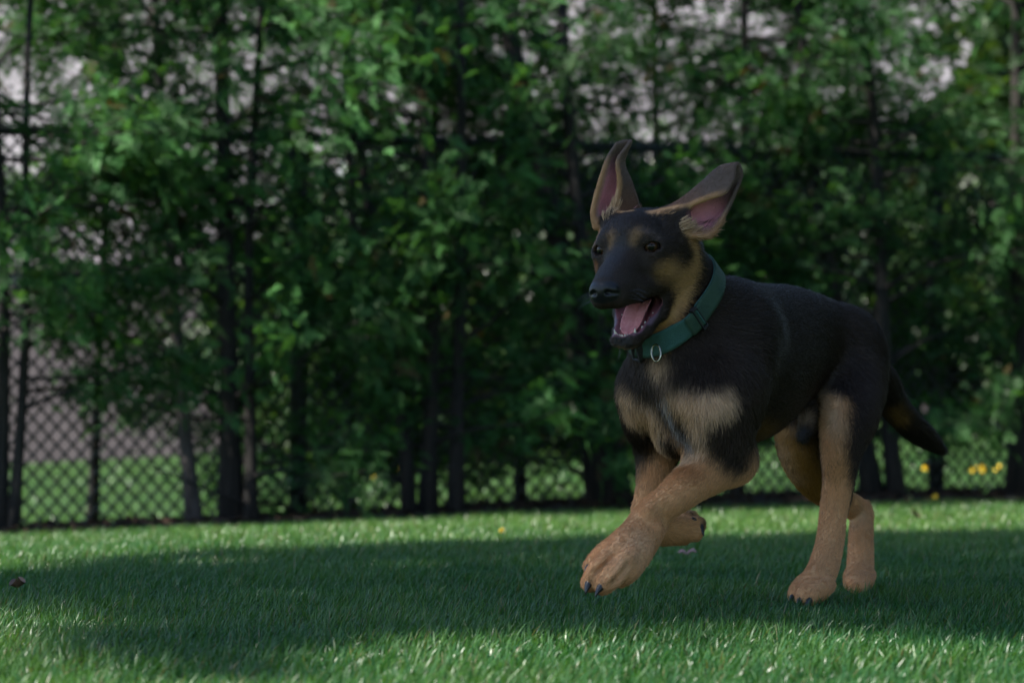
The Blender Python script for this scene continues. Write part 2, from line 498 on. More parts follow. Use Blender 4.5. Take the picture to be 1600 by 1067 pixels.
def hedge_tree(px, off, stems, label, seed, height=3.6, rad=.42, base=.32, n_spray=1150, tone=1.0, lean=0.0, bare=0.0, light=False):
    rng = np.random.default_rng(seed)
    t = fence_t(px, off); g = fence_pt(t, off); z0 = float(ground_z(g[0], g[1]))
    root = empty('arborvitae_tree', (g[0], g[1], z0))
    tag(root, label, 'tree', 'arborvitae trees forming the hedge along the fence')
    limbs = MB(); POS, DIR, SIZ, COLR = [], [], [], []
    for si, (dx, r0, lx) in enumerate(stems):
        top = np.array([lx + lean, rng.normal(0, .05), height * (1 - .08 * si)])
        P = wob(rng, np.array([dx, rng.normal(0, .03), -.06]), top, 16, .03)
        R = r0 * np.linspace(1, .12, 16); R[0] *= 1.5; R[1] *= 1.15
        mb = MB(); mb.tube(P, R, 10); mb.build('trunk', M_BARK2 if light else M_BARK, root, True)
        nb = int(58 / len(stems))
        for b in range(nb):
            h = base + (height * .97 - base) * (b + rng.random()) / nb if rng.random() > .62 else base + (1.95 - base) * rng.random()
            f = h / height; i = min(int(f * 15), 14); p = P[i] + (P[i + 1] - P[i]) * (f * 15 - i)
            a = rng.uniform(0, 6.28); prof = (1 - f) ** .55 * min(1, .6 + (h - base) * 1.6)
            L = rad * prof * rng.uniform(.65, 1.25) + .05
            up = rng.uniform(-.12, .55)
            d = unit(np.array([math.cos(a), math.sin(a), up]))
            e = p + d * L + np.array([0, 0, -.06 * L + .10 * L])
            B = wob(rng, p, e, 7, .018)
            limbs.tube(B, np.linspace(.0095, .0022, 7) * (r0 / .04) ** .4, 5, False)
            dead = rng.random() < bare
            if dead: continue
            high = h > 1.95
            ns = max(3, int(n_spray / 58 * (L / (rad * .7)) * (.35 if high else 1.0)))
            u = rng.random(ns) ** .7 * .85 + .2
            q = B[0] + (B[-1] - B[0]) * u[:, None]
            q = q + rng.normal(size=(ns, 3)) * np.array([.035, .035, .045]) * (0.5 + u[:, None])
            dd = unit(d + rng.normal(size=(ns, 3)) * .65)
            tone_b = rng.uniform(.7, 1.35)
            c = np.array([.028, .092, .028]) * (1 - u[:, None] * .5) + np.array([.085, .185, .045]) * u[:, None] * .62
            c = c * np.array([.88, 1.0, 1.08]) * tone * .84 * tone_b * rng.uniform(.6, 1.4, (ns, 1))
            br = rng.random(ns) < .03; c[br] = np.array([.10, .075, .03]) * .8
            POS.append(q); DIR.append(dd); SIZ.append(rng.uniform(.040, .090, ns) * (1.6 if high else 1.0)); COLR.append(c)
    lo = limbs.build('limbs', M_BARK2 if light else M_BARK, root, True); lo['kind'] = 'stuff'
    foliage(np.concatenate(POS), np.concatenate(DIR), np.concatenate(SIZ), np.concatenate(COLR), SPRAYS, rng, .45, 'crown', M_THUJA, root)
    return root
TREES = [
    (-330, .10, [(0, .04, 0)], 'arborvitae just outside the frame beyond the fence corner', 1.0, .50, .30, 1000, 0),
    (-10, .16, [(-.05, .018, -.12), (.02, .020, .0), (.06, .016, .12)], 'leftmost arborvitae in view, a clump of thin stems at the edge', 1.0, .66, .40, 2600, 0),
    (140, -.40, [(0, .016, .05)], 'thin arborvitae behind the fence between the edge clump and the leaning stem', 1.0, .66, .80, 2300, 0),
    (312, .12, [(0, .021, -.27)], 'slender pale stemmed arborvitae leaning beside the thick double trunk', 1.0, .50, .80, 1300, .10),
    (368, .14, [(-.01, .033, -.10), (.05, .019, .12)], 'thick double trunked arborvitae next to the slender leaning stem', 1.1, .60, .10, 1900, .03),
    (545, -.42, [(0, .018, -.02)], 'thin arborvitae behind the fence left of the splayed stems', .9, .54, .08, 1600, 0),
    (632, -.48, [(0, .016, .02)], 'thin high crowned arborvitae behind the fence and the splayed stems', .9, .58, .92, 1000, 0),
    (668, .15, [(-.05, .020, -.30), (.0, .026, -.03), (.09, .024, .10)], 'arborvitae with splayed dark stems left of the running puppy', 1.05, .60, .14, 2000, .03),
    (815, -.38, [(0, .018, .0)], 'thin arborvitae behind the fence just left of the puppy', .9, .56, .50, 1600, 0),
    (950, .14, [(.0, .046, -.74), (.05, .030, -.22)], 'stout leaning arborvitae directly behind the puppy muzzle', .95, .60, .14, 2300, 0),
    (1020, -.50, [(0, .016, .02)], 'thin high crowned arborvitae behind the fence above the puppy ears', .9, .58, .92, 1000, 0),
    (1150, -.30, [(0, .024, .0)], 'arborvitae behind the puppy neck and withers', .9, .66, .42, 2300, 0),
    (1310, -.50, [(0, .016, .05)], 'thin high crowned arborvitae behind the fence above the puppy back', .9, .60, .92, 1500, 0),
    (1385, .12, [(-.03, .032, -.46), (.04, .028, -.20)], 'arborvitae rising behind the puppy rump and tail', 1.0, .66, .26, 2600, 0),
    (1588, .15, [(0, .034, .05)], 'dark arborvitae at the edge on the tail side', .8, .54, .22, 1800, 0),
    (1800, .10, [(0, .04, 0)], 'arborvitae just outside the frame on the tail side', .9, .50, .30, 1000, 0),
]
for i, (px, off, stems, lab, tone, rad, base, ns, bare) in enumerate(TREES):
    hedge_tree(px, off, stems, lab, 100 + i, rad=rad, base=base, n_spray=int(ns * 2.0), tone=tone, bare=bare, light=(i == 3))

# ------------------------------------------------------------------ broadleaf trees and shrubs beyond the fence
def leaf_cluster(rng, n=7):
    V, F = [], []
    for i in range(n):
        a = rng.uniform(-1.3, 1.3); p = np.array([rng.uniform(0, .6), rng.normal(0, .15), rng.normal(0, .12)])
        d = unit(np.array([math.cos(a), math.sin(a), rng.normal(0, .35)])); s = unit(np.cross(d, rng.normal(size=3))); L = rng.uniform(.35, .5); w = L * .36
        k = len(V)
        up = np.cross(s, d) * .05
        V += [p, p + d * L * .45 + s * w + up, p + d * L, p + d * L * .45 - s * w + up]
        F += [(k, k + 1, k + 2, k + 3)]
    return np.array(V), np.array(F)
CLUST = [leaf_cluster(_tr) for _ in range(5)]
def bush(x, y, h, r, n, label, seed, c0, c1, group, name='leafy_shrub', size=(.16, .3), trunk=.05, low=.12):
    rng = np.random.default_rng(seed); z0 = float(ground_z(x, y))
    root = empty(name, (x, y, z0)); tag(root, label, 'tree' if h > 2 else 'shrub', group)
    mb = MB()
    for k in range(3):
        a = rng.uniform(0, 6.28); e = np.array([math.cos(a) * r * .5, math.sin(a) * r * .5, h * .8])
        mb.tube(wob(rng, np.array([0, 0, -.05]), e, 9, .04), np.linspace(trunk, trunk * .25, 9), 7)
    mb.build('trunk', M_BARK, root, True)
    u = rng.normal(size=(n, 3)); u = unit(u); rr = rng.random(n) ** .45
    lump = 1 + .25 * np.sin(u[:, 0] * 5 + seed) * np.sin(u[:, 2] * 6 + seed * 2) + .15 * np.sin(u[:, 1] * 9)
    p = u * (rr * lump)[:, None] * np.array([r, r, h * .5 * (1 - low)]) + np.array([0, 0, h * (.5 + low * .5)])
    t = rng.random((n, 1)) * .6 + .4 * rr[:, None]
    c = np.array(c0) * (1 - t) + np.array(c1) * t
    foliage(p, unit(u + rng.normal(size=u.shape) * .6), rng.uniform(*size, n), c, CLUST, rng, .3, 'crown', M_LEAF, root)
GRP = 'shrubs and trees on the far side of the fence'
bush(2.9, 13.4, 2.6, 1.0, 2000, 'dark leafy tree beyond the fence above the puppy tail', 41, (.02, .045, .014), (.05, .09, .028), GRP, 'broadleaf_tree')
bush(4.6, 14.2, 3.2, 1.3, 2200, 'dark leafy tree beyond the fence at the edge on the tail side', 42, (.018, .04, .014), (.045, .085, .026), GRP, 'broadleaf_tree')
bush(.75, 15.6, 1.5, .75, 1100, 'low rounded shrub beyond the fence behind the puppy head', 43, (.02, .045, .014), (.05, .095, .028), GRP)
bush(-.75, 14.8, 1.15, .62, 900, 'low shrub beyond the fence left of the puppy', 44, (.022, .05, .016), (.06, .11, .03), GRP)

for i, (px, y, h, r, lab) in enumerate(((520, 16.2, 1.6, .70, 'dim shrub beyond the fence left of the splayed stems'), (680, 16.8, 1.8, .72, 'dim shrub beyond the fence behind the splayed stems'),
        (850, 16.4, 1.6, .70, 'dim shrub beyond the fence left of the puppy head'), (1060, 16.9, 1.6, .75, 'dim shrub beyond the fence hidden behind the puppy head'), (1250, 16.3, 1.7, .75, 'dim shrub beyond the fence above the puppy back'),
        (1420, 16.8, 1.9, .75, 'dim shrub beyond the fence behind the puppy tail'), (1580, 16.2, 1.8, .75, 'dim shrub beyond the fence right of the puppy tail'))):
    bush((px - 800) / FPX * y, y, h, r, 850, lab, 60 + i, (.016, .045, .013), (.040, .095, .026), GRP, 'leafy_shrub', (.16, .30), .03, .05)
for i, (x, y, h, r, lab) in enumerate(((5.6, 1.6, 5.0, 1.6, 'added unseen tree blocking sky light, nearest the camera on the tail side'), (5.7, 4.4, 4.8, 1.6, 'added unseen tree blocking sky light beside the puppy rump'), (5.4, 7.6, 4.6, 1.5, 'added unseen tree blocking sky light close to the fence end'))):
    bush(x, y, h, r, 1500, lab, 80 + i, (.018, .045, .014), (.045, .09, .026), 'added unseen trees that block sky light', 'sky_blocking_tree', (.36, .58), .08, .02)  # unseen trees added to cut the sky light from the right

# ------------------------------------------------------------------ neighbouring house
M_SIDING = noise_mat('grey_pink_siding', (.50, .43, .44), (.58, .50, .51), 3, .75, .1, 200)
M_TRIM = noise_mat('white_trim', (.70, .68, .66), (.78, .76, .74), 5, .5)
M_ROOF = noise_mat('grey_shingle', (.06, .055, .055), (.11, .10, .10), 30, .9, .5, 80)
M_GLASS = noise_mat('window_glass', (.02, .025, .03), (.03, .035, .04), 2, .06)
HX0, HX1, HY = -11.0, 9.0, 20.5
house = empty('house', ((HX0 + HX1) / 2, HY, float(ground_z(0, HY))))
tag(house, 'pale pinkish grey house glimpsed through the hedge far behind the puppy', 'house')
HINV = Matrix.Translation(-house.location)
def hpart(o, par=None):
    o.parent = par or house; o.matrix_parent_inverse = HINV; return o
hpart(MB().box((HX0, HY, -.6), (HX1, HY + 8, 4.5)).build('wall', M_SIDING))
_bm = MB().box((0, 0, 0), (HX1 - HX0 + .02, .018, .142))
_b0 = hpart(_bm.build('siding_board', M_SIDING)); _b0.location = (HX0 - .01, HY - .022, .0); 
for k in range(1, 30):
    b = _b0.copy(); COL.objects.link(b); b.location = (HX0 - .01, HY - .022, k * .148)
for (wx, wz) in ((-7.6, 1.5), (-1.2, 1.5), (4.9, 1.5)):
    fr = MB()
    for lo, hi in (((wx - .06, HY - .06, wz - .06), (wx + 1.26, HY - .03, wz)), ((wx - .06, HY - .06, wz + 1.3), (wx + 1.26, HY - .03, wz + 1.38)),
                   ((wx - .06, HY - .058, wz + .002), (wx, HY - .03, wz + 1.298)), ((wx + 1.2, HY - .058, wz + .002), (wx + 1.26, HY - .03, wz + 1.298)), ((wx + .002, HY - .055, wz + .63), (wx + 1.198, HY - .03, wz + .67))):
        fr.box(lo, hi)
    wf = hpart(fr.build('window', M_TRIM))
    for (z0, z1) in ((.002, .628), (.672, 1.298)):
        hpart(MB().box((wx + .003, HY - .042, wz + z0), (wx + 1.197, HY - .034, wz + z1)).build('pane', M_GLASS), wf)
rf = MB(); rf.add([(HX0 - .4, HY - .10, 4.4), (HX1 + .4, HY - .10, 4.4), (HX1 + .4, HY + 4, 6.8), (HX0 - .4, HY + 4, 6.8), (HX0 - .4, HY + 8.5, 4.4), (HX1 + .4, HY + 8.5, 4.4)],
                  [(0, 1, 2, 3), (3, 2, 5, 4), (0, 3, 4), (1, 5, 2)])
hpart(rf.build('roof', M_ROOF))
M_DIMWALL = noise_mat('dimmed_wall', (.100, .078, .080), (.140, .110, .112), 9, .85, .3, 60)  # invented darker lower wall; its weaker sun is put into the colour
hpart(MB().box((HX0 - .06, HY - .14, -.55), (HX1 + .06, HY - .03, 1.28)).build('dimmed_lower_wall', M_DIMWALL))
hpart(MB().box((HX0 - .08, HY - .17, 1.283), (HX1 + .08, HY - .03, 1.34)).build('dimmed_wall_cap', M_DIMWALL))
hpart(MB().box((HX0 - .4, HY - .14, 4.30), (HX1 + .4, HY - .11, 4.4)).build('gutter', M_TRIM))

# ------------------------------------------------------------------ tree outside the frame that shades the puppy
# outline of its shadow on the lawn, as columns across the picture: far edge and near edge
SH_PX = np.array([-500, 0, 150, 185, 200, 250, 420, 450, 600, 700, 900, 1100, 1250, 1400, 1600, 2000])
SH_FAR = np.array([915, 905, 886, 878, 874, 866, 856, 855, 852, 849, 845, 842, 838, 828, 824, 822])
SH_NEAR = np.array([950, 953, 957, 962, 1080, 1090, 1080, 1030, 1002, 990, 990, 990, 984, 986, 1000, 1015])
def in_shade(x, y, jit):
    px = 800 + FPX * x / y; row = 648 + FPX * CAM_H / y
    m = (row > np.interp(px, SH_PX, SH_FAR) + jit * 5) & (row < np.interp(px, SH_PX, SH_NEAR) + jit * 9)
    for (cx, cy, rx, ry) in ((350, 879, 95, 6), (640, 886, 62, 6), (130, 1000, 40, 20)):
        m &= ~((((px - cx) / rx) ** 2 + ((row - cy) / ry) ** 2) < 1)
    return m
def shade_tree():
    rng = np.random.default_rng(77)
    bx, by = -8.2, 1.6
    root = empty('shade_tree', (bx, by, 0)); tag(root, 'leafy shade tree standing outside the frame, its shadow falling across the puppy', 'tree')
    n = 24000
    x, y = rng.uniform(-2.0, 2.2, n), rng.uniform(2.4, 6.8, n)
    m = in_shade(x, y, rng.normal(size=n))
    hole = (patchy(x, y, 5.5, 31) + .25 * patchy(x, y, 14, 32) > .42) & ~((x > -.25) & (x < 1.3) & (y > 3.3) & (y < 4.7))      # gaps between the boughs
    m &= ~hole; x, y = x[m], y[m]
    z = rng.uniform(8.3, 10.3, len(x))
    P = [np.stack([x, y, np.zeros(len(x))], 1) + SUN_DIR[None] * (z / SUN_DIR[2])[:, None]]
    P = np.concatenate(P) - np.array([bx, by, 0])
    c = np.array([.035, .075, .02]) + rng.random((len(P), 1)) * np.array([.04, .06, .015])
    mb = MB(); tk = wob(rng, np.array([0, 0, -.1]), np.array([.9, .2, 8.6]), 12, .08); mb.tube(tk, np.linspace(.22, .08, 12), 12)
    mb.build('trunk', M_BARK2, root, True)
    for (x, y) in ((-1.2, 4.3), (-.6, 4.6), (0, 4.4), (.5, 4.9), (.4, 3.9), (1.1, 4.4), (1.7, 4.2), (1.6, 5.2), (-.3, 4.0), (-.9, 4.1)):
        e = np.array([x, y, 0]) + SUN_DIR * (9.2 / SUN_DIR[2]) - np.array([bx, by, 0])
        mb = MB(); mb.tube(wob(rng, tk[8 + rng.integers(0, 3)], e, 9, .05), np.linspace(.04, .008, 9), 7); mb.build('limb', M_BARK2, root, True)
    foliage(P, unit(rng.normal(size=P.shape) * np.array([1, 1, .4])), rng.uniform(.09, .15, len(P)), c, CLUST, rng, .2, 'crown', M_LEAF, root, flat=.35)
shade_tree()
# ------------------------------------------------------------------ dandelions and litter
M_YEL = noise_mat('dandelion_yellow', (.62, .42, .01), (.75, .55, .02), 300, .6)
M_STEM = noise_mat('stem_green', (.05, .11, .03), (.08, .15, .04), 60, .5)
def on_ground(px, py, lift, y0=3.0, y1=17.0):
    """spot on the ground where something LIFT high is seen at that photo pixel"""
    ys = np.arange(y0, y1, .01)
    best = min(ys, key=lambda y: abs(W(px, py, y)[2] - float(ground_z(W(px, py, y)[0], y)) - lift))
    p = W(px, py, best); return p[0], best, float(ground_z(p[0], best))
def dandelion_mesh():
    mb = MB(); n = 16
    for ring, (r, z, w) in enumerate(((.017, .002, .0035), (.012, .006, .0035), (.007, .009, .003))):
        for i in range(n):
            a = 2 * math.pi * (i + ring * .5) / n; d = np.array([math.cos(a), math.sin(a), 0]); s = np.array([-d[1], d[0], 0]) * w
            mb.add([s * .3, d * r * .6 + s + np.array([0, 0, z * .7]), d * r + np.array([0, 0, z]), d * r * .6 - s + np.array([0, 0, z * .7]), -s * .3], [(0, 1, 2, 3, 4)])
    mb.add(*uvs_small(.006))
    return mb
def uvs_small(r):
    V = [(0, 0, r)] + [(r * math.cos(t), r * math.sin(t), 0) for t in np.linspace(0, 6.283, 9)[:-1]]
    return V, [(0, 1 + i, 1 + (i + 1) % 8) for i in range(8)]
_dh = dandelion_mesh().build('flower_head', M_YEL); ME_DH = _dh.data; bpy.data.objects.remove(_dh)
DAND = [(1522, 738, 'first of the dandelions beyond the fence right of the puppy tail'), (1536, 740, 'second of the dandelions beyond the fence right of the puppy tail'),
        (1560, 735, 'tallest of the dandelions beyond the fence right of the puppy tail'), (1581, 737, 'fourth of the dandelions beyond the fence right of the puppy tail'), (1598, 741, 'dandelion cut by the picture edge beyond the fence'),
        (1446, 731, 'upper dandelion of two below the puppy tail tip'), (1458, 732, 'twin dandelion of the pair below the puppy tail tip'), (1461, 776, 'low dandelion at the hedge foot below the puppy tail'),
        (587, 741, 'dandelion beyond the fence left of the splayed stems'), (617, 730, 'highest dandelion beyond the fence near the splayed stems'), (655, 791, 'dandelion at the foot of the splayed stems'), (784, 828, 'tiny dandelion in the sunlit lawn left of the puppy')]
_rg = np.random.default_rng(5)
for (px, py, lab) in DAND:
    if py > 760:
        lift = .03; x, y, z = on_ground(px, py, lift, 5.0 if py > 800 else 8.9, 9.0 if py > 800 else 13.5)
    else:                                                             # stands in the sun behind the wire
        y = fence_pt(fence_t(px))[1] + 1.35; p = W(px, py, y); x = p[0]; z = float(ground_z(x, y)); lift = float(np.clip(p[2] - z, .055, .12))
    r = empty('dandelion', (x, y, z)); tag(r, 'yellow ' + lab, 'flower', 'dandelions')
    mb = MB(); mb.tube([(0, 0, -.01), (.004, 0, lift * .5), (0, 0, lift)], .0022, 6); mb.build('stem', M_STEM, r, True)
    h = bpy.data.objects.new('flower_head', ME_DH); COL.objects.link(h); h.parent = r; h.location = (0, 0, lift)
    h.rotation_euler = (.9 + _rg.normal() * .2, _rg.normal() * .3, _rg.random() * 1.0 - .5); h.scale = (1.15 if py < 760 else .6 if py < 800 else .4,) * 3
# fallen blossom twig under the folded paw
bx, by, bz = on_ground(1074, 860, .022, 4.0, 7.0)
tw = MB()
for i in range(9):
    c = np.array([(i - 4) * .0045, .003 * math.sin(i * 2), .022 + .003 * math.sin(i * 1.3) + (i > 6) * .004])
    V, F = uvs_small(.0042); tw.add([np.array(v) * [1, 1, .7] + c for v in V], F); tw.add([np.array(v) * [1, 1, -.7] + c for v in V], [f[::-1] for f in F])
o = tw.build('fallen_blossom', noise_mat('pink_petal', (.48, .22, .24), (.60, .33, .33), 200, .7), smooth=True); o.location = (bx, by, bz); o.scale = (.75, .75, .9)
tag(o, 'small fallen pink blossom twig on the grass under the folded paw', 'blossom')
def dead_leaf(px, py, lab, seed):
    rg = np.random.default_rng(seed); x, y, z = on_ground(px, py, .03, 3.2, 8.5)
    V = []; n = 7
    for i in range(n):
        t = i / (n - 1); w = .011 * math.sin(math.pi * min(t + .05, 1)) + .0008
        V += [((t - .5) * .045, -w, .006 * math.cos(t * 5)), ((t - .5) * .045, 0, .006 * math.cos(t * 5) - .004), ((t - .5) * .045, w, .006 * math.cos(t * 5) + .002)]
    V = np.array(V); F = [(i * 3 + j, i * 3 + j + 1, i * 3 + j + 4, i * 3 + j + 3) for i in range(n - 1) for j in (0, 1)]
    m = len(V); V = np.concatenate([V, V - np.array([0, 0, .0008])]); F += [tuple(m + q for q in f[::-1]) for f in F]
    o = mesh_obj('dead_leaf', V, F, noise_mat('dry_leaf', (.09, .05, .03), (.16, .09, .05), 90, .8)); o.location = (x, y, z + .028); o.rotation_euler = (rg.normal() * .4, rg.normal() * .3, rg.random() * 6)
    tag(o, lab, 'leaf', 'dry leaves on the lawn')
dead_leaf(1432, 801, 'dry brown leaf on the sunlit grass beyond the puppy tail', 1)
dead_leaf(27, 905, 'dry brown leaf lying at the edge of the shade on the far left', 2)
# ================================================================== DOG
DOG_RES = 1.07            # voxel scale
DO = np.array([0.446, 4.10, 0.0]); DFw = np.array([-0.5, -0.866, 0.0]); DLf = np.array([0.866, -0.5, 0.0]); DUp = np.array([0, 0, 1.0])
def DF(f, l, u): return DO + DFw * f + DLf * l + DUp * u
DAX = np.stack([DFw, DLf, DUp])

# head frame: a forward, b dog's left, c up, origin between the eyes
HYAW, HPITCH, HROLL = math.radians(28), math.radians(14), math.radians(2.0)
E0 = W(979, 389, 3.62)
Ha = np.array([-math.sin(HYAW) * math.cos(HPITCH), -math.cos(HYAW) * math.cos(HPITCH), -math.sin(HPITCH)])
Hb = np.array([math.cos(HYAW), -math.sin(HYAW), 0.0])
Hc = np.cross(Ha, Hb)
_cr, _sr = math.cos(HROLL), math.sin(HROLL)
Hb, Hc = Hb * _cr + Hc * _sr, Hc * _cr - Hb * _sr
HAX = np.stack([Ha, Hb, Hc])
def HF(a, b, c): return E0 + (Ha * a + Hb * b + Hc * c) * 0.001     # millimetres

def _axis(lo, hi, fine_lo, fine_hi, fine, coarse):
    out = [lo]
    while out[-1] < hi:
        x = out[-1]
        d = max(fine_lo - x, x - fine_hi, 0.0)
        out.append(x + min(coarse, fine + d * 0.08))
    return np.array(out)
_FI, _CO = 0.0014 * DOG_RES, 0.0026 * DOG_RES
GX = _axis(0.075, 0.665, 0.09, 0.30, _FI, _CO)
GY = _axis(3.42, 4.42, 3.49, 3.72, _FI * 1.1, _CO)
GZ = _axis(-0.012, 0.640, 0.32, 0.62, _FI, _CO)
SD = np.full((len(GX), len(GY), len(GZ)), 0.06, dtype=np.float32)

def _box(lo, hi, m):
    i0, i1 = np.searchsorted(GX, [lo[0] - m, hi[0] + m])
    j0, j1 = np.searchsorted(GY, [lo[1] - m, hi[1] + m])
    k0, k1 = np.searchsorted(GZ, [lo[2] - m, hi[2] + m])
    s = (slice(max(i0 - 1, 0), i1 + 1), slice(max(j0 - 1, 0), j1 + 1), slice(max(k0 - 1, 0), k1 + 1))
    x = GX[s[0]].astype(np.float32)[:, None, None]; y = GY[s[1]].astype(np.float32)[None, :, None]; z = GZ[s[2]].astype(np.float32)[None, None, :]
    return s, x, y, z

def _comb(s, d, k, op):
    A = SD[s]
    if op == 'add':
        if k <= 0:
            np.minimum(A, d, out=A)
        else:
            h = np.maximum(k - np.abs(A - d), 0) / k
            SD[s] = np.minimum(A, d) - h * h * (k * 0.25)
    else:
        d = -d
        if k <= 0:
            np.maximum(A, d, out=A)
        else:
            h = np.maximum(k - np.abs(A - d), 0) / k
            SD[s] = np.maximum(A, d) + h * h * (k * 0.25)

def crom(P, t):
    """Catmull-Rom through rows of P at parameters t in [0, len-1]"""
    P = np.asarray(P, float)
    Q = np.concatenate([2 * P[:1] - P[1:2], P, 2 * P[-1:] - P[-2:-1]])
    i = np.clip(np.floor(t).astype(int), 0, len(P) - 2); u = (t - i)
    u = u.reshape((-1,) + (1,) * (P.ndim - 1))
    p0, p1, p2, p3 = Q[i], Q[i + 1], Q[i + 2], Q[i + 3]
    return 0.5 * (2 * p1 + (p2 - p0) * u + (2 * p0 - 5 * p1 + 4 * p2 - p3) * u ** 2 + (3 * p1 - p0 - 3 * p2 + p3) * u ** 3)

def rc(p0, r0, p1, r1, k=0.02, op='add'):
    p0 = np.asarray(p0, float); p1 = np.asarray(p1, float); r = max(r0, r1)
    s, x, y, z = _box(np.minimum(p0, p1) - r, np.maximum(p0, p1) + r, k + 0.012)
    d = (p1 - p0); L2 = float(d @ d) + 1e-12
    X, Y, Z = x - np.float32(p0[0]), y - np.float32(p0[1]), z - np.float32(p0[2])
    t = np.clip((X * np.float32(d[0] / L2) + Y * np.float32(d[1] / L2)) + Z * np.float32(d[2] / L2), 0, 1)
    dist = np.sqrt((X - t * np.float32(d[0])) ** 2 + (Y - t * np.float32(d[1])) ** 2 + (Z - t * np.float32(d[2])) ** 2) - (np.float32(r0) + t * np.float32(r1 - r0))
    _comb(s, dist, k, op)

def chain(pts, k=0.02, sub=5):
    """a limb: one smooth tapering tube through the joints, blended into the body once"""
    P = np.array([p for p, _ in pts], float); R = np.array([[r] for _, r in pts], float)
    t = np.linspace(0, len(pts) - 1, (len(pts) - 1) * sub + 1)
    P = crom(P, t) if len(pts) > 2 else P[0] + (P[1] - P[0]) * t[:, None]
    R = (crom(R, t) if len(pts) > 2 else R[0] + (R[1] - R[0]) * t[:, None])[:, 0]
    s, x, y, z = _box(P.min(0) - R.max(), P.max(0) + R.max(), k + 0.012)
    tmp = np.full(SD[s].shape, 0.06, dtype=np.float32)
    ox, oy, oz = s[0].start, s[1].start, s[2].start
    for (p0, p1, r0, r1) in zip(P[:-1], P[1:], R[:-1], R[1:]):
        r = max(r0, r1)
        q, X, Y, Z = _box(np.minimum(p0, p1) - r, np.maximum(p0, p1) + r, k + 0.012)
        d = p1 - p0; L2 = float(d @ d) + 1e-12
        X, Y, Z = X - np.float32(p0[0]), Y - np.float32(p0[1]), Z - np.float32(p0[2])
        u = np.clip((X * np.float32(d[0] / L2) + Y * np.float32(d[1] / L2)) + Z * np.float32(d[2] / L2), 0, 1)
        dist = np.sqrt((X - u * np.float32(d[0])) ** 2 + (Y - u * np.float32(d[1])) ** 2 + (Z - u * np.float32(d[2])) ** 2) - (np.float32(r0) + u * np.float32(r1 - r0))
        w = (slice(q[0].start - ox, min(q[0].stop, s[0].stop) - ox), slice(q[1].start - oy, min(q[1].stop, s[1].stop) - oy), slice(q[2].start - oz, min(q[2].stop, s[2].stop) - oz))
        T = tmp[w]
        np.minimum(T, dist[:T.shape[0], :T.shape[1], :T.shape[2]], out=T)
    _comb(s, tmp, k, 'add')

def el(c, rad, ax, k=0.03, op='add'):
    c = np.asarray(c, float); rad = np.asarray(rad, float)
    ext = np.sqrt(((ax * rad[:, None]) ** 2).sum(0))
    s, x, y, z = _box(c - ext, c + ext, 2.2 * k + 0.02)
    X, Y, Z = x - np.float32(c[0]), y - np.float32(c[1]), z - np.float32(c[2])
    k0 = 0; k1 = 0
    for i in range(3):
        q = X * np.float32(ax[i][0]) + Y * np.float32(ax[i][1]) + Z * np.float32(ax[i][2])
        k0 = k0 + (q / np.float32(rad[i])) ** 2
        k1 = k1 + (q / np.float32(rad[i] ** 2)) ** 2
    k0 = np.sqrt(k0); k1 = np.sqrt(k1) + 1e-6
    _comb(s, k0 * (k0 - 1) / k1, k, op)

def hel(c, rad, k=0.012, op='add', pitch=0.0, yaw=0.0):
    """ellipsoid in the head frame, millimetres; pitch tips its nose down, yaw swings it to dog's left (degrees)"""
    cy, sy = math.cos(math.radians(yaw)), math.sin(math.radians(yaw))
    a = np.array([cy, sy, 0.0]); b = np.array([-sy, cy, 0.0]); cc = np.array([0, 0, 1.0])
    cp, sp = math.cos(math.radians(pitch)), math.sin(math.radians(pitch))
    a, cc = a * cp - cc * sp, cc * cp + a * sp
    ax = np.stack([a, b, cc]) @ HAX
    el(HF(*c), np.asarray(rad) * 0.001, ax, k, op)

def hrc(p0, r0, p1, r1, k=0.012, op='add'):
    rc(HF(*p0), r0 * 0.001, HF(*p1), r1 * 0.001, k, op)

def splat(pts, rad, k=0.003):
    """thin sheet: a union of small balls gathered on its own, then blended in"""
    pts = np.asarray(pts, float)
    rad = np.broadcast_to(np.asarray(rad, float), (len(pts),))
    lo, hi = pts.min(0), pts.max(0)
    s, x, y, z = _box(lo, hi, 0.02)
    tmp = np.full(SD[s].shape, 0.06, dtype=np.float32)
    ox, oy, oz = s[0].start, s[1].start, s[2].start
    for p, r in zip(pts, rad):
        m = r + 0.006
        i0, i1 = np.searchsorted(GX, [p[0] - m, p[0] + m]); j0, j1 = np.searchsorted(GY, [p[1] - m, p[1] + m]); k0, k1 = np.searchsorted(GZ, [p[2] - m, p[2] + m])
        t = (slice(i0 - ox, i1 - ox), slice(j0 - oy, j1 - oy), slice(k0 - oz, k1 - oz))
        d = np.sqrt((GX[i0:i1, None, None] - p[0]) ** 2 + (GY[None, j0:j1, None] - p[1]) ** 2 + (GZ[None, None, k0:k1] - p[2]) ** 2) - r
        np.minimum(tmp[t], d.astype(np.float32), out=tmp[t])
    _comb(s, tmp, k, 'add')

def ear_points(rows, Y0, nv=64, nu=64):
    G = np.array([[W(px, py, Y0 + d * 0.001) for (px, py, d) in r] for r in rows])      # (V, U, 3)
    A = crom(G, np.linspace(0, len(rows) - 1, nv))                                       # along
    B = crom(np.swapaxes(A, 0, 1), np.linspace(0, G.shape[1] - 1, nu))                   # across
    return B                                                                              # (nu, nv, 3)

# ---------------------------------------------------------------- torso
el(DF(.29, 0, .330), (.185, .080, .110), DAX, .04)
el(DF(.41, .0, .305), (.085, .070, .098), DAX, .04)
el(DF(.345, 0, .380), (.10, .050, .050), DAX, .04)
el(DF(.13, 0, .360), (.15, .066, .080), DAX, .04)
el(DF(.02, .0, .342), (.100, .064, .078), DAX, .04)
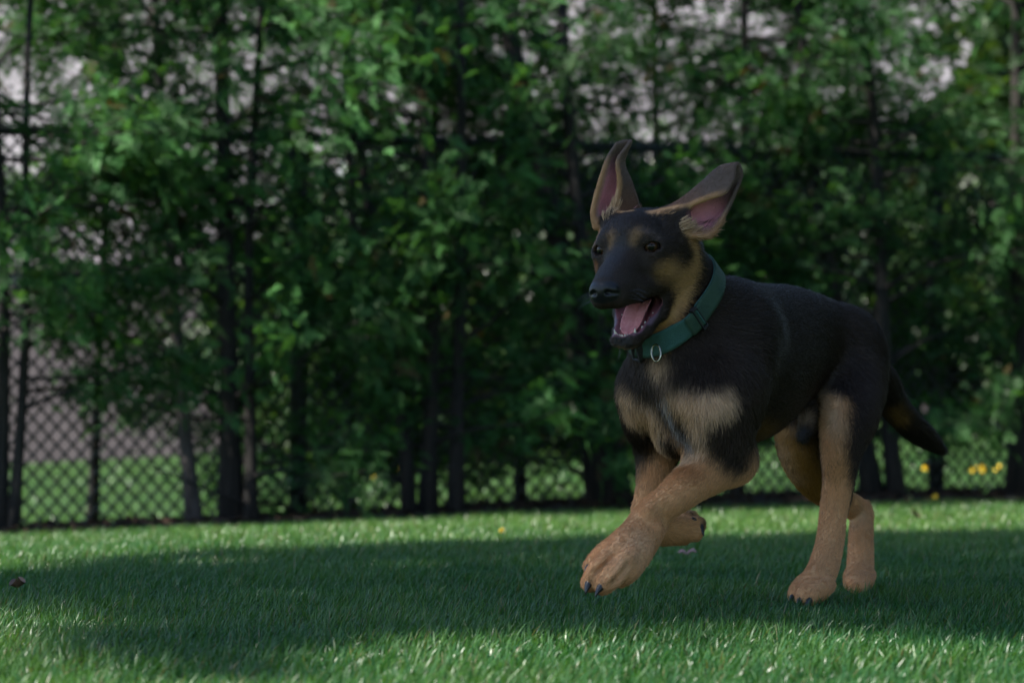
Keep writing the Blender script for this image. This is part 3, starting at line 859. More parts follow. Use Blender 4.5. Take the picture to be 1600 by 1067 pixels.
# neck and throat
rc(DF(.39, 0, .355), .068, HF(-70, 6, -24), .055, .03)
rc(DF(.455, 0, .33), .050, HF(-54, 0, -64), .036, .03)
# prosternum
rc(DF(.475, 0, .30), .028, DF(.46, 0, .235), .028, .025)
# ---------------------------------------------------------------- near (left) fore leg, reaching
LS = DF(.445, .062, .29); LEl = W(1143, 716, 3.70); LC = W(1018, 803, 3.60); LP = W(984, 853, 3.548)
rc(DF(.355, .046, .372), .036, LS, .039, .06)
chain([(LS, .043), (W(1128, 675, 3.675), .039), (LEl, .030)], .030)
chain([(W(1112, 640, 3.655), .034), (W(1112, 690, 3.665), .029), (W(1105, 715, 3.665), .026)], .02)
chain([(LEl, .026), (W(1154, 736, 3.712), .0115)], .012)
chain([(W(1136, 722, 3.695), .031), (W(1085, 752, 3.65), .0260), (W(1045, 783, 3.61), .0215), (LC, .0203), (W(999, 834, 3.570), .0214), (LP, .0230)], .015)
rc(W(1030, 822, 3.60), .010, W(1006, 858, 3.565), .014, .012)       # carpal pad side
rc(W(1028, 786, 3.592), .008, W(1010, 800, 3.575), .010, .012)      # carpal bones
for (k0, k1, t0, t1, r0, r1) in (
        ((976, 842), (944, 866), (923, 884), 3.530, .0140, .0095),
        ((968, 860), (938, 889), (922, 910), 3.502, .0150, .0112),
        ((980, 872), (957, 899), (942, 915), 3.492, .0152, .0112),
        ((1000, 866), (984, 890), (970, 905), 3.512, .0142, .0100)):
    chain([(W(*k0, t1 + .025), r0), (W(*k1, t1), r0 * .97), (W(*t0, t1 + .004), r1)], .0045)
    chain([(W(k0[0] + 26, k0[1] - 38, t1 + .06), .007), (W(*k0, t1 + .014), .0105)], .010)        # metacarpal ridge
for (g0, g1, Y0, Y1, r0, r1) in (((960, 868), (926, 900), 3.501, 3.486, .0022, .0042), ((966, 878), (930, 914), 3.480, 3.474, .0020, .0042), ((984, 880), (956, 914), 3.492, 3.478, .0028, .0046)):
    rc(W(*g0, Y0), r0, W(*g1, Y1), r1, .005, 'sub')
# ---------------------------------------------------------------- far (right) fore leg, folded under
RS = DF(.445, -.050, .29); REl = W(1030, 688, 3.79); RC = W(1009, 806, 3.775)
rc(DF(.36, -.052, .375), .040, RS, .034, .03)
chain([(RS, .035), (W(1012, 660, 3.765), .030), (REl, .029)], .025)
rc(REl, .022, W(1052, 700, 3.82), .012, .015)
chain([(REl, .029), (W(1021, 745, 3.78), .0215), (W(1013, 780, 3.775), .0185), (RC, .019), (W(1026, 829, 3.80), .0185), (W(1058, 829, 3.83), .0190)], .012)
for (px, py, dy) in ((1079, 811, .015), (1090, 820, -.006), (1085, 833, -.016), (1068, 838, .004)):
    chain([(W(1050, 829, 3.825 + dy * .5), .0155), (W(px, py, 3.85 + dy), .0115)], .005)
# ---------------------------------------------------------------- near hind leg
rc(DF(.0, .042, .34), .052, W(1326, 610, 4.04), .047, .035)
el(W(1330, 570, 4.085), (.060, .038, .075), DAX, .035)
chain([(W(1328, 600, 4.04), .047), (W(1326, 650, 3.985), .0410), (W(1315, 700, 3.965), .0290), (W(1310, 752, 3.970), .0212),
       (W(1302, 800, 3.968), .0188), (W(1297, 845, 3.950), .0192), (W(1286, 888, 3.915), .0210), (W(1272, 914, 3.880), .0215)], .02)
chain([(W(1333, 700, 4.01), .010), (W(1325, 760, 4.015), .0085), (W(1313, 800, 4.012), .011)], .015)   # achilles and heel
for (px, py, Y) in ((1241, 930, 3.855), (1252, 934, 3.83), (1266, 935, 3.825), (1278, 931, 3.845)):
    chain([(W(px + 14, py - 18, Y + .03), .0125), (W(px + 5, py - 8, Y + .01), .0118), (W(px, py, Y), .0092)], .006)
# ---------------------------------------------------------------- far hind leg
rc(DF(.0, -.050, .335), .055, W(1262, 640, 4.10), .047, .035)
chain([(W(1262, 640, 4.10), .046), (W(1253, 700, 4.07), .0345), (W(1275, 748, 4.11), .0285), (W(1312, 782, 4.16), .0205), (W(1343, 800, 4.185), .0170),
       (W(1345, 845, 4.165), .0180), (W(1344, 885, 4.135), .0195), (W(1342, 902, 4.11), .0188)], .015)
rc(W(1352, 788, 4.20), .007, W(1355, 803, 4.20), .009, .012)
for (px, py, Y) in ((1327, 912, 4.085), (1335, 917, 4.06), (1346, 917, 4.06), (1354, 912, 4.085)):
    chain([(W(px + 3, py - 14, Y + .03), .0110), (W(px, py, Y), .0088)], .006)
# belly: prepuce fold
chain([(W(1266, 640, 4.0), .014), (W(1261, 668, 3.985), .0105), (W(1254, 684, 3.975), .0065)], .010)
# ---------------------------------------------------------------- tail
chain([(DF(-.06, 0, .345), .032), (W(1372, 588, 4.20), .0235), (W(1393, 628, 4.25), .0205), (W(1420, 661, 4.29), .0180), (W(1448, 684, 4.33), .0145), (W(1473, 704, 4.36), .005)], .02)
# ---------------------------------------------------------------- head
hel((-46, 0, -2), (62, 51, 45), .012)
hel((-22, 0, 10), (38, 38, 28), .012)
for s in (-1, 1):
    hel((-32, s * 36, -24), (42, 23, 34), .015, yaw=-8 * s)        # cheek
    hel((-6, s * 26, 13), (14, 13, 8), .012)                       # brow
    hel((-20, s * 42, -4), (25, 11, 12), .012)                     # zygoma
    hel((-62, s * 45, -12), (36, 19, 40), .016)                    # side of the skull below the ear
hrc((0, 0, -22), 28, (46, 0, -32), 21.5, .014)                      # muzzle
hrc((46, 0, -33), 21.5, (69, 0, -41), 19.5, .010)
hrc((8, 0, -13), 20, (72, 0, -33), 14.5, .010)
for s in (-1, 1):
    hrc((66, s * 11.5, -49), 14.5, (28, s * 17.5, -49), 14.5, .008)        # upper lips
    hrc((28, s * 16, -48), 14, (-16, s * 29, -52), 12, .010)
    hel((42, s * 14.5, -37), (34, 10.5, 11), .010)
# nose pad
hel((79, 0, -38), (12.5, 20.5, 13.5), .0035)
hel((78, 0, -48), (9, 13, 10), .005)
# lower jaw, wide open
for s in (-1, 1):
    hrc((-46, s * 32, -46), 15, (-14, s * 26, -87), 10, .012)
    hrc((-14, s * 26, -87), 10, (16, s * 17, -104), 8.5, .006)
    hrc((16, s * 18, -104), 8.5, (41, s * 11, -110), 7.2, .006)
hrc((41, 11, -110), 7.2, (41, -11, -110), 7.2, .005)
hrc((-50, 0, -82), 22, (14, 0, -116), 9, .012)
hrc((14, 0, -115), 10, (38, 0, -115), 7.5, .006)
# mouth cavity
hrc((-26, 0, -66), 18, (8, 0, -87), 15.5, .003, 'sub')
hrc((8, 0, -87), 15.5, (33, 0, -101), 10.5, .003, 'sub')
for s in (-1, 1):
    hrc((-14, s * 17, -73), 9, (30, s * 11, -99), 6.5, .003, 'sub')
    hrc((-24, s * 27, -69.5), 6.5, (4, s * 22, -81), 7.5, .003, 'sub')
hrc((-10, 0, -64), 16, (54, 0, -68), 10, .003, 'sub')               # palate
# nostrils
for s in (-1, 1):
    hel((90.5, s * 10, -39), (6, 5.0, 3.6), .0015, 'sub')
    hrc((89, s * 12.5, -40), 2.6, (81, s * 19.5, -42), 1.7, .0015, 'sub')
hrc((92, 0, -44), 1.1, (88, 0, -58), 1.0, .0015, 'sub')
# eyes: sockets and lids
EYES = []
for s in (-1, 1):
    ec = np.array([-5.0, s * 32.5, 0.0]); look = unit(np.array([0.84, s * 0.54, 0.06]))
    EYES.append((ec, look))
    hel(tuple(ec), (13.2, 13.2, 12.6), .005)
    up = unit(np.array([0, 0, 1.0]) - look * look[2]); sd = np.cross(up, look)
    hel(tuple(ec), (11.4, 11.4, 11.4), .0006, 'sub')
    # almond opening cut through the lid shell
    for q in (-2, -1, 0, 1, 2):
        p = ec + look * 12 + sd * q * 3.5
        hrc(tuple(p - look * 8), 6.8 - abs(q) * 1.25, tuple(p + look * 8), 7.2 - abs(q) * 1.25, .0008, 'sub')
# ---------------------------------------------------------------- ears
EAR_N = ear_points([
    [(1060, 360, -16), (1056, 352, 6), (1050, 340, 10), (1040, 330, 2), (1046, 338, -10)],
    [(1082, 368, -20), (1084, 348, 16), (1080, 318, 14), (1072, 308, 0), (1078, 321, -14)],
    [(1112, 366, -12), (1116, 340, 22), (1108, 302, 18), (1099, 285, 0), (1106, 310, -16)],
    [(1133, 334, -4), (1140, 314, 14), (1134, 282, 10), (1124, 263, 0), (1132, 301, -13)],
    [(1150, 296, 2), (1156, 284, 8), (1158, 268, 6), (1150, 256, 0), (1146, 280, -6)]], 3.655)
EAR_F = ear_points([
    [(930, 356, 0), (940, 352, 22), (968, 344, 34), (990, 336, 22), (962, 346, 2)],
    [(926, 330, 0), (944, 322, 24), (980, 320, 34), (994, 319, 18), (961, 324, -2)],
    [(936, 287, 0), (954, 284, 18), (976, 285, 25), (985, 287, 12), (967, 287, -4)],
    [(949, 249, 0), (959, 250, 9), (969, 252, 13), (974, 254, 7), (965, 252, -3)],
    [(963, 226, 0), (971, 223, 3), (979, 222, 4), (986, 221, 2), (982, 226, -1)]], 3.690)
for EP in (EAR_N, EAR_F):
    nu, nv = EP.shape[:2]
    vv = np.linspace(0, 1, nv)[None, :].repeat(nu, 0)
    splat(EP.reshape(-1, 3), (0.0034 - 0.0011 * vv).ravel(), .006)
hrc((-58, 36, 20), 20, (-62, 50, 24), 14, .014)
hrc((-58, -36, 20), 20, (-62, -48, 26), 13, .014)
# ---------------------------------------------------------------- polygonise (surface nets)
def surface_nets():
    inside = SD < 0
    cnt = np.zeros(tuple(n - 1 for n in SD.shape), dtype=np.uint8)
    offs = [(i, j, k) for i in (0, 1) for j in (0, 1) for k in (0, 1)]
    for (i, j, k) in offs:
        cnt += inside[i:i + cnt.shape[0], j:j + cnt.shape[1], k:k + cnt.shape[2]]
    act = np.flatnonzero((cnt > 0) & (cnt < 8))
    I = np.stack(np.unravel_index(act, cnt.shape), 1)
    val = {o: SD[I[:, 0] + o[0], I[:, 1] + o[1], I[:, 2] + o[2]] for o in offs}
    acc = np.zeros((len(I), 3)); num = np.zeros(len(I))
    for o in offs:
        for ax in range(3):
            if o[ax] == 0:
                q = list(o); q[ax] = 1; q = tuple(q)
                a, b = val[o], val[q]
                m = (a < 0) != (b < 0)
                t = np.where(m, a / np.where(m, a - b, 1), 0)
                p = np.tile(np.array(o, float), (len(I), 1)); p[:, ax] = t
                acc[m] += p[m]; num[m] += 1
    loc = I + acc / num[:, None]
    V = np.stack([np.interp(loc[:, 0], np.arange(len(GX)), GX), np.interp(loc[:, 1], np.arange(len(GY)), GY), np.interp(loc[:, 2], np.arange(len(GZ)), GZ)], 1)
    st = (cnt.shape[1] * cnt.shape[2], cnt.shape[2], 1)
    F = []
    for ax in range(3):
        b1, b2 = (ax + 1) % 3, (ax + 2) % 3
        sl0 = [slice(None)] * 3; sl1 = [slice(None)] * 3
        sl0[ax] = slice(0, -1); sl1[ax] = slice(1, None)
        for b in (b1, b2):
            sl0[b] = slice(1, -1); sl1[b] = slice(1, -1)
        a, b = inside[tuple(sl0)], inside[tuple(sl1)]
        for flip, msk in ((False, a & ~b), (True, ~a & b)):
            q = np.stack(np.nonzero(msk), 1)
            q[:, b1] += 1; q[:, b2] += 1
            base = q[:, 0] * st[0] + q[:, 1] * st[1] + q[:, 2]
            ids = [base - st[b1] - st[b2], base - st[b2], base, base - st[b1]]
            f = np.stack([np.searchsorted(act, i) for i in ids], 1)
            F.append(f[:, ::-1] if flip else f)
    return V, np.concatenate(F)
DV, DFC = surface_nets()

def keep_largest(V, F):
    lab = np.arange(len(V))
    e = np.concatenate([F[:, [0, 1]], F[:, [1, 2]], F[:, [2, 3]], F[:, [3, 0]]])
    while True:
        m = np.minimum(lab[e[:, 0]], lab[e[:, 1]])
        new = lab.copy()
        np.minimum.at(new, e[:, 0], m); np.minimum.at(new, e[:, 1], m)
        new = new[new]; new = new[new]
        if (new == lab).all(): break
        lab = new
    u, c = np.unique(lab, return_counts=True)
    keep = lab == u[np.argmax(c)]
    idx = np.cumsum(keep) - 1
    F = F[keep[F[:, 0]]]
    return V[keep], idx[F]
DV, DFC = keep_largest(DV, DFC)
def vert_normals(V, F):
    n = np.cross(V[F[:, 2]] - V[F[:, 0]], V[F[:, 3]] - V[F[:, 1]])
    vn = np.zeros_like(V)
    for i in range(4): np.add.at(vn, F[:, i], n)
    return unit(vn)
def smooth_mesh(V, F, it, lam):
    e = np.concatenate([F[:, [0, 1]], F[:, [1, 2]], F[:, [2, 3]], F[:, [3, 0]]])
    n = np.bincount(e[:, 0], minlength=len(V)) + np.bincount(e[:, 1], minlength=len(V))
    for _ in range(it):
        S = np.stack([np.bincount(e[:, 0], V[e[:, 1], i], len(V)) + np.bincount(e[:, 1], V[e[:, 0], i], len(V)) for i in range(3)], 1)
        V = V + lam * (S / n[:, None] - V)
    return V
DV = smooth_mesh(DV, DFC, 3, 0.5)
DN = vert_normals(DV, DFC)

def sd_at(P):
    P = np.atleast_2d(P)
    g = [np.interp(P[:, i], ax, np.arange(len(ax))) for i, ax in enumerate((GX, GY, GZ))]
    i = [np.clip(np.floor(q).astype(int), 0, len(ax) - 2) for q, ax in zip(g, (GX, GY, GZ))]
    t = [q - k for q, k in zip(g, i)]
    r = 0
    for a in (0, 1):
        for b in (0, 1):
            for c in (0, 1):
                r = r + SD[i[0] + a, i[1] + b, i[2] + c] * ((t[0] if a else 1 - t[0]) * (t[1] if b else 1 - t[1]) * (t[2] if c else 1 - t[2]))
    return r

def hit(px, py):
    """first point of the dog's surface along the line of sight of a photo pixel"""
    Y = np.arange(3.43, 4.42, 0.0015)
    P = np.array([W(px, py, y) for y in (Y[0], Y[-1])])
    P = P[0] + (P[1] - P[0]) * np.linspace(0, 1, len(Y))[:, None]
    d = sd_at(P)
    k = np.flatnonzero(d < 0.0004)
    return P[k[0]] if len(k) else P[np.argmin(d)]
# ---------------------------------------------------------------- coat pattern (strokes painted on the surface)
def vnoise(P, f, seed=0):
    """cheap smooth value noise"""
    r = np.random.default_rng(seed)
    out = 0; amp = 1.0; tot = 0
    for o in range(3):
        K = unit(r.normal(size=(6, 3))) * f * (2 ** o); ph = r.uniform(0, 6.28, 6)
        out = out + amp * np.sin(P @ K.T + ph).mean(-1) * 1.6; tot += amp; amp *= .55
    return out / tot
BLACK = np.array([.0185, .0112, .0078]); TAN = np.array([.65, .340, .148]); PALE = np.array([.62, .40, .235]); WHITE = np.array([.62, .56, .50])
FTAN = np.array([.44, .245, .105]); OCHRE = np.array([.38, .20, .045]); PINK = np.array([.66, .27, .30]); NOSE = np.array([.010, .010, .011]); GREYB = np.array([.035, .032, .034]); BROWN = np.array([.105, .070, .055])
PURP = np.array([.36, .16, .20]); RUST = np.array([.40, .15, .05])
def coat_colour(P):
    n1 = vnoise(P, 90, 1); n2 = vnoise(P, 260, 2)
    q = (P - DO); f = q @ DFw; l = q @ DLf; u = q[:, 2]
    col = np.tile(BLACK, (len(P), 1))
    def blend(c, m): 
        nonlocal col
        col = col + (c - col) * np.clip(m, 0, 1)[:, None]
    def stroke(c, pts, r, soft=.5, amt=1.0, nz=.35):
        S = np.array([hit(*p) for p in pts]); rr = r * 3.8 / FPX
        if len(S) == 1: S = np.repeat(S, 2, 0)
        d = np.full(len(P), 9.0)
        for a, b in zip(S[:-1], S[1:]):
            ab = b - a; t = np.clip(((P - a) @ ab) / (ab @ ab + 1e-12), 0, 1)
            d = np.minimum(d, np.linalg.norm(P - a - t[:, None] * ab, axis=1))
        d = d / rr + nz * (0.6 * n1 + 0.5 * n2)
        blend(c, amt * np.clip((1 + soft - d) / (2 * soft), 0, 1))
    # legs tan from the elbow and knee down
    lim = np.where(f > .25, .185 + 0.02 * n1, .170 + 0.02 * n1)
    blend(TAN, np.clip((lim - u) / np.where(f > .25, .035, .06), 0, 1))
    # near fore leg
    stroke(TAN, [(1150, 755), (1085, 755), (1035, 795), (1000, 840), (960, 870), (930, 900)], 52, .25)
    stroke(TAN, [(1072, 716), (1040, 750), (1100, 740)], 30, .3)
    stroke(BLACK, [(1150, 700), (1120, 660), (1165, 660)], 30, .45)
    stroke(BLACK, [(1160, 722), (1128, 700)], 18, .6)
    stroke(PALE, [(1000, 850), (960, 885)], 26, .9, .45)
    stroke(PALE, [(1075, 716), (1085, 703)], 9, .7, .8)
    stroke(RUST, [(1062, 735), (1085, 735)], 16, .8, .5)
    stroke(RUST * .35, [(962, 896), (957, 908)], 3.0, .8, .7); stroke(RUST * .4, [(932, 896), (926, 906)], 2.2, .8, .6)  # shade in the gaps between the toe ends, painted dark
    stroke(RUST * .55, [(966, 872), (952, 886)], 2.5, 1.0, .5); stroke(RUST * .55, [(986, 874), (972, 888)], 2.5, 1.0, .5); stroke(RUST * .55, [(958, 858), (944, 872)], 2.5, 1.0, .45)  # painted shade along the grooves between the toes
    # far fore leg
    stroke(TAN, [(1045, 700), (1030, 740), (1002, 790)], 30, .4)
    stroke(TAN, [(1090, 830), (1050, 838)], 34, .3)
    stroke(BLACK, [(995, 672), (1002, 700)], 16, .8, .85)
    stroke(GREYB, [(1078, 800), (1096, 808), (1101, 822)], 6, .6, .9)
    # chest
    stroke(PALE, [(990, 640), (1015, 650), (1030, 690)], 24, .5)
    stroke(PALE, [(978, 615), (984, 650)], 16, .5)
    stroke(PALE, [(1060, 620), (1095, 640), (1125, 625)], 23, .5)
    stroke(PALE, [(1085, 665), (1088, 695), (1072, 718)], 15, .6)
    stroke(OCHRE, [(1005, 655), (1020, 665)], 16, .9, .5)
    stroke(OCHRE, [(1062, 640), (1075, 640)], 14, .9, .45)
    stroke(BLACK, [(1060, 665), (1075, 690)], 13, .6)
    stroke(BLACK, [(1045, 690), (1060, 712)], 14, .6)
    stroke(WHITE * .8, [(1036, 622), (1042, 645), (1062, 678), (1080, 693)], 3.6, .7, .8)
    stroke(PALE, [(1028, 570), (1036, 582)], 14, .7, .8)
    stroke(BLACK, [(985, 590), (1008, 602)], 20, .6)
    stroke(BLACK, [(1062, 588), (1085, 588), (1120, 590)], 21, .6)
    stroke(BROWN, [(1035, 600), (1030, 612)], 10, .8, .6)
    # hind legs
    stroke(TAN, [(1300, 640), (1296, 690), (1303, 745), (1300, 800)], 27, .35)
    stroke(PALE, [(1295, 628), (1303, 665)], 15, .8, .8)
    stroke(TAN, [(1302, 790), (1296, 850), (1268, 915)], 46, .2)
    stroke(BLACK, [(1360, 640), (1345, 700), (1334, 760)], 25, .4)
    stroke(BLACK, [(1338, 778), (1334, 800)], 7, .5, .9)
    stroke(OCHRE, [(1225, 705), (1245, 740), (1270, 770)], 42, .3)
    stroke(PALE, [(1224, 712), (1240, 745)], 16, .9, .7)
    stroke(BLACK, [(1214, 688), (1215, 712)], 6, .7, .8)
    stroke(TAN, [(1345, 800), (1345, 860), (1345, 905)], 40, .3)
    stroke(PALE, [(1336, 815), (1345, 805)], 14, .8, .6)
    stroke(OCHRE, [(1185, 668), (1200, 676)], 14, 1.0, .35, .8)
    stroke(PALE, [(1240, 672), (1262, 655)], 10, .9, .45, .7)
    stroke(GREYB, [(1256, 672), (1252, 688)], 8, .6)
    # tail
    stroke(OCHRE, [(1397, 640), (1408, 655)], 13, .8, .5, .7)
    # face
    stroke(FTAN, [(1088, 368), (1084, 405), (1072, 440), (1064, 470)], 20, .5)
    stroke(FTAN, [(1048, 424), (1062, 438)], 15, .9, .75, .7)
    stroke(OCHRE, [(1032, 425), (1042, 420)], 9, 1.0, .35, .8)
    stroke(FTAN, [(1060, 470), (1048, 500), (1030, 520)], 15, .5)
    stroke(BLACK, [(1103, 412), (1094, 445), (1080, 485), (1066, 512)], 9, .5)
    stroke(OCHRE, [(1045, 510), (1025, 525)], 15, .7, .8)
    stroke(BLACK, [(1050, 365), (1068, 385), (1074, 400)], 15, .5)
    stroke(FTAN * .75, [(955, 366), (957, 372), (955, 384)], 5.0, 1.2, .60, .8)
    stroke(FTAN * .75, [(998, 361), (991, 368), (988, 378)], 5.0, 1.2, .62, .8)
    stroke(GREYB, [(1000, 358), (1015, 360), (1030, 370)], 3, 1.0, .7)
    stroke(GREYB * .8, [(960, 410), (975, 395), (970, 350)], 9, 1.2, .6, .8)
    stroke(BROWN, [(1012, 362), (1030, 372)], 4, .8, .6)
    stroke(TAN, [(930, 360), (929, 378)], 6, .6)
    stroke(RUST, [(931, 412), (931, 425)], 5, .8, .8)
    stroke(TAN, [(962, 331), (985, 330)], 5.5, .6, .7)
    stroke(TAN, [(1018, 332), (1045, 326), (1062, 320)], 7, .6, .9)
    # ears, from their own sheets
    for EP, near in ((EAR_N, True), (EAR_F, False)):
        nu, nv = EP.shape[:2]
        pts = EP.reshape(-1, 3)
        lo, hi = pts.min(0) - .008, pts.max(0) + .008
        m = np.flatnonzero(((P > lo) & (P < hi)).all(1))
        if not len(m): continue
        sub = EP[::2, ::2].reshape(-1, 3)
        uu, vv = np.meshgrid(np.linspace(0, 1, nu)[::2], np.linspace(0, 1, nv)[::2], indexing='ij')
        du = np.gradient(EP, axis=0); dv = np.gradient(EP, axis=1)
        nn = unit(np.cross(du, dv))[::2, ::2].reshape(-1, 3)
        for c0 in range(0, len(m), 4000):
            mm = m[c0:c0 + 4000]
            dd = ((P[mm][:, None, :] - sub[None]) ** 2).sum(-1)
            j = dd.argmin(1); dmin = np.sqrt(dd[np.arange(len(mm)), j])
            on = np.clip((.0075 - dmin) / .002, 0, 1)
            side = ((P[mm] - sub[j]) * nn[j]).sum(1) * (1 if near else 1)
            u_, v_ = uu.ravel()[j], vv.ravel()[j]
            edge = np.minimum(u_, 1 - u_)
            inner = side > 0
            INNER_SIGN = EAR_SIGN[0 if near else 1]
            inner = (side * INNER_SIGN) > 0
            n_ = n1[mm][:, None]
            back = np.where((v_ > .5)[:, None], BROWN * (1 + .35 * n_), BROWN * .8)
            back = back + (RUST * .55 - back) * np.clip(.55 - v_, 0, 1)[:, None] * (1.2 if not near else 1.0)
            ins = PINK + (PURP - PINK) * np.clip((v_ - .35) / .35, 0, 1)[:, None]
            ins = ins + (PALE - ins) * np.clip((.32 - np.abs(u_ - .38)) * 0 + (.18 - v_) * 3 + .35 * n_[:, 0], 0, .8)[:, None]
            ins = ins + (PALE * .5 - ins) * (np.clip((.11 - edge) / .06, 0, 1) * .8)[:, None]
            ins = ins + (BROWN - ins) * (np.clip((v_ - .62) / .2, 0, 1))[:, None]
            c = np.where(inner[:, None], ins, back)
            rim = np.clip((.035 - edge) / .02, 0, 1)[:, None] * np.clip((.8 - v_) / .2, 0, 1)[:, None]
            c = c + (TAN * .55 - c) * rim * .9
            col[mm] = col[mm] + (c - col[mm]) * on[:, None]
    stroke(PALE * .9, [(1068, 354), (1080, 358), (1092, 360)], 3.5, 1.0, .4)
    stroke(PALE, [(958, 318), (962, 300)], 3.5, .9, .7)
    stroke(PINK * .5, [(1078, 336), (1076, 344)], 5, 1.0, .6)
    # mouth lining, lips, nose pad
    h = (P - E0) @ HAX.T * 1000
    a, b, c = h[:, 0], h[:, 1], h[:, 2]
    return col * (1 + .10 * n2[:, None] + .08 * n1[:, None])
EAR_SIGN = (-1, 1)
# ---------------------------------------------------------------- materials of the dog
def skin_mat():
    m, nt, b, out = new_mat('dog_skin')
    at = N(nt, 'ShaderNodeAttribute', attribute_name='tint')
    nt.links.new(at.outputs['Color'], b.inputs['Base Color'])
    wet = N(nt, 'ShaderNodeAttribute', attribute_name='wet')
    mr = N(nt, 'ShaderNodeMapRange'); mr.inputs[3].default_value = .75; mr.inputs[4].default_value = .34
    nt.links.new(wet.outputs['Fac'], mr.inputs[0]); nt.links.new(mr.outputs[0], b.inputs['Roughness'])
    b.inputs['Specular IOR Level'].default_value = .30
    tc = N(nt, 'ShaderNodeTexCoord')
    v = N(nt, 'ShaderNodeTexVoronoi', i_Scale=650.0)
    nt.links.new(tc.outputs['Object'], v.inputs['Vector'])
    mu = N(nt, 'ShaderNodeMath', operation='MULTIPLY', i_Value=0.25)
    nt.links.new(wet.outputs['Fac'], mu.inputs[0]); mu.inputs[1].default_value = .35
    bp = N(nt, 'ShaderNodeBump', i_Distance=.0006)
    nt.links.new(mu.outputs[0], bp.inputs['Strength'])
    nt.links.new(v.outputs['Distance'], bp.inputs['Height']); nt.links.new(bp.outputs['Normal'], b.inputs['Normal'])
    return m
def fur_mat():
    m, nt, b, out = new_mat('dog_fur')
    at = N(nt, 'ShaderNodeAttribute', attribute_name='tint')
    b.inputs['Roughness'].default_value = .36
    b.inputs['Specular IOR Level'].default_value = .42
    b.inputs['Specular Tint'].default_value = (1.0, .82, .66, 1)
    nt.links.new(at.outputs['Color'], b.inputs['Base Color'])
    return m
M_SKIN, M_FUR = skin_mat(), fur_mat()
M_CLAW = noise_mat('claw_horn', (.012, .011, .012), (.03, .028, .028), 300, .3)
M_TOOTH = noise_mat('tooth_enamel', (.62, .56, .44), (.74, .70, .60), 200, .22)
M_TONGUE = noise_mat('tongue_flesh', (.70, .22, .23), (.78, .30, .30), 160, .22, .5, 900)
M_GUM = noise_mat('gum_flesh', (.16, .06, .075), (.30, .11, .13), 120, .25)
def eye_mat():
    m, nt, b, out = new_mat('eye')
    tc = N(nt, 'ShaderNodeTexCoord')
    sx = N(nt, 'ShaderNodeSeparateXYZ'); nt.links.new(tc.outputs['Object'], sx.inputs[0])
    rp = N(nt, 'ShaderNodeValToRGB')
    mr = N(nt, 'ShaderNodeMapRange'); mr.inputs[1].default_value = .0060; mr.inputs[2].default_value = .0112
    nt.links.new(sx.outputs['Z'], mr.inputs[0]); nt.links.new(mr.outputs[0], rp.inputs[0])
    e = rp.color_ramp.elements
    e[0].position = 0.0; e[0].color = (.05, .04, .036, 1)
    e[1].position = .95; e[1].color = (.003, .003, .003, 1)
    for p, c in ((.14, (.03, .022, .02, 1)), (.20, (.010, .006, .005, 1)), (.62, (.045, .020, .008, 1)), (.84, (.03, .013, .006, 1)), (.88, (.003, .003, .003, 1))):
        x = e.new(p); x.color = c
    nt.links.new(rp.outputs[0], b.inputs['Base Color'])
    b.inputs['Roughness'].default_value = .12
    b.inputs['Specular IOR Level'].default_value = .22
    b.inputs['Coat Weight'].default_value = .0
    b.inputs['Coat Roughness'].default_value = .02
    return m
M_EYE = eye_mat()

# ---------------------------------------------------------------- colours, mouth lining, nose pad
DOG_COL = coat_colour(DV)
_e = np.concatenate([DFC[:, [0, 1]], DFC[:, [1, 2]]])
_n = np.bincount(_e[:, 0], minlength=len(DV)) + np.bincount(_e[:, 1], minlength=len(DV))
for _ in range(3):
    _S = np.stack([np.bincount(_e[:, 0], DOG_COL[_e[:, 1], i], len(DV)) + np.bincount(_e[:, 1], DOG_COL[_e[:, 0], i], len(DV)) for i in range(3)], 1)
    DOG_COL = .4 * DOG_COL + .6 * _S / np.maximum(_n, 1)[:, None]
_h = (DV - E0) @ HAX.T * 1000
_a, _b, _c = _h[:, 0], _h[:, 1], _h[:, 2]
WET = np.zeros(len(DV))
def _paint(c, m, wet=None):
    global DOG_COL
    m = np.clip(m, 0, 1)
    DOG_COL = DOG_COL + (c - DOG_COL) * m[:, None]
    if wet is not None:
        WET[:] = np.maximum(WET, m * wet)
def _seg(p0, p1):
    p0, p1 = np.array(p0, float), np.array(p1, float); d = p1 - p0
    t = np.clip(((_h - p0) @ d) / (d @ d), 0, 1)
    return np.linalg.norm(_h - p0 - t[:, None] * d, axis=1)
headm = (_a > -75) & (_a < 110) & (np.abs(_b) < 70) & (_c < 60) & (_c > -135)
# black muzzle, lips and chin
muz = np.maximum.reduce([1.0 * ((_a > 18) & (_c > -70)), 1.0 * (_seg((-18, 28, -60), (60, 0, -60)) < 24), 1.0 * (_seg((-18, -28, -60), (60, 0, -60)) < 24)])
_mz = np.clip((_a - 6 + 6 * vnoise(DV, 200, 5)) / 14, 0, 1) * headm * (_c < 2)
_paint(BLACK * 1.25, _mz)
_paint(GREYB * .75, headm * np.clip((15 - _seg((74, 0, -16), (14, 0, 8))) / 9, 0, 1) * .8)  # grey sheen of light along the muzzle bridge, painted into the coat
for s in (-1, 1):
    _paint(BLACK * 1.1, headm * np.clip((12 - _seg((-26, s * 34, -64), (10, s * 25, -56))) / 6, 0, 1))
    _paint(BLACK * 1.1, headm * np.clip((13 - _seg((-26, s * 34, -74), (10, s * 22, -108))) / 6, 0, 1))
    _paint(BLACK, headm * np.clip((17 - np.linalg.norm(_h - np.array([0, s * 33, 0]), axis=1)) / 6, 0, 1))
    _paint(BLACK * 1.1, headm * np.clip((14 - _seg((0, s * 32, -4), (12, s * 22, -14))) / 8, 0, 1))
_paint(GREYB * .7, headm * np.clip((16 - _seg((20, 0, -116), (44, 0, -112))) / 5, 0, 1))
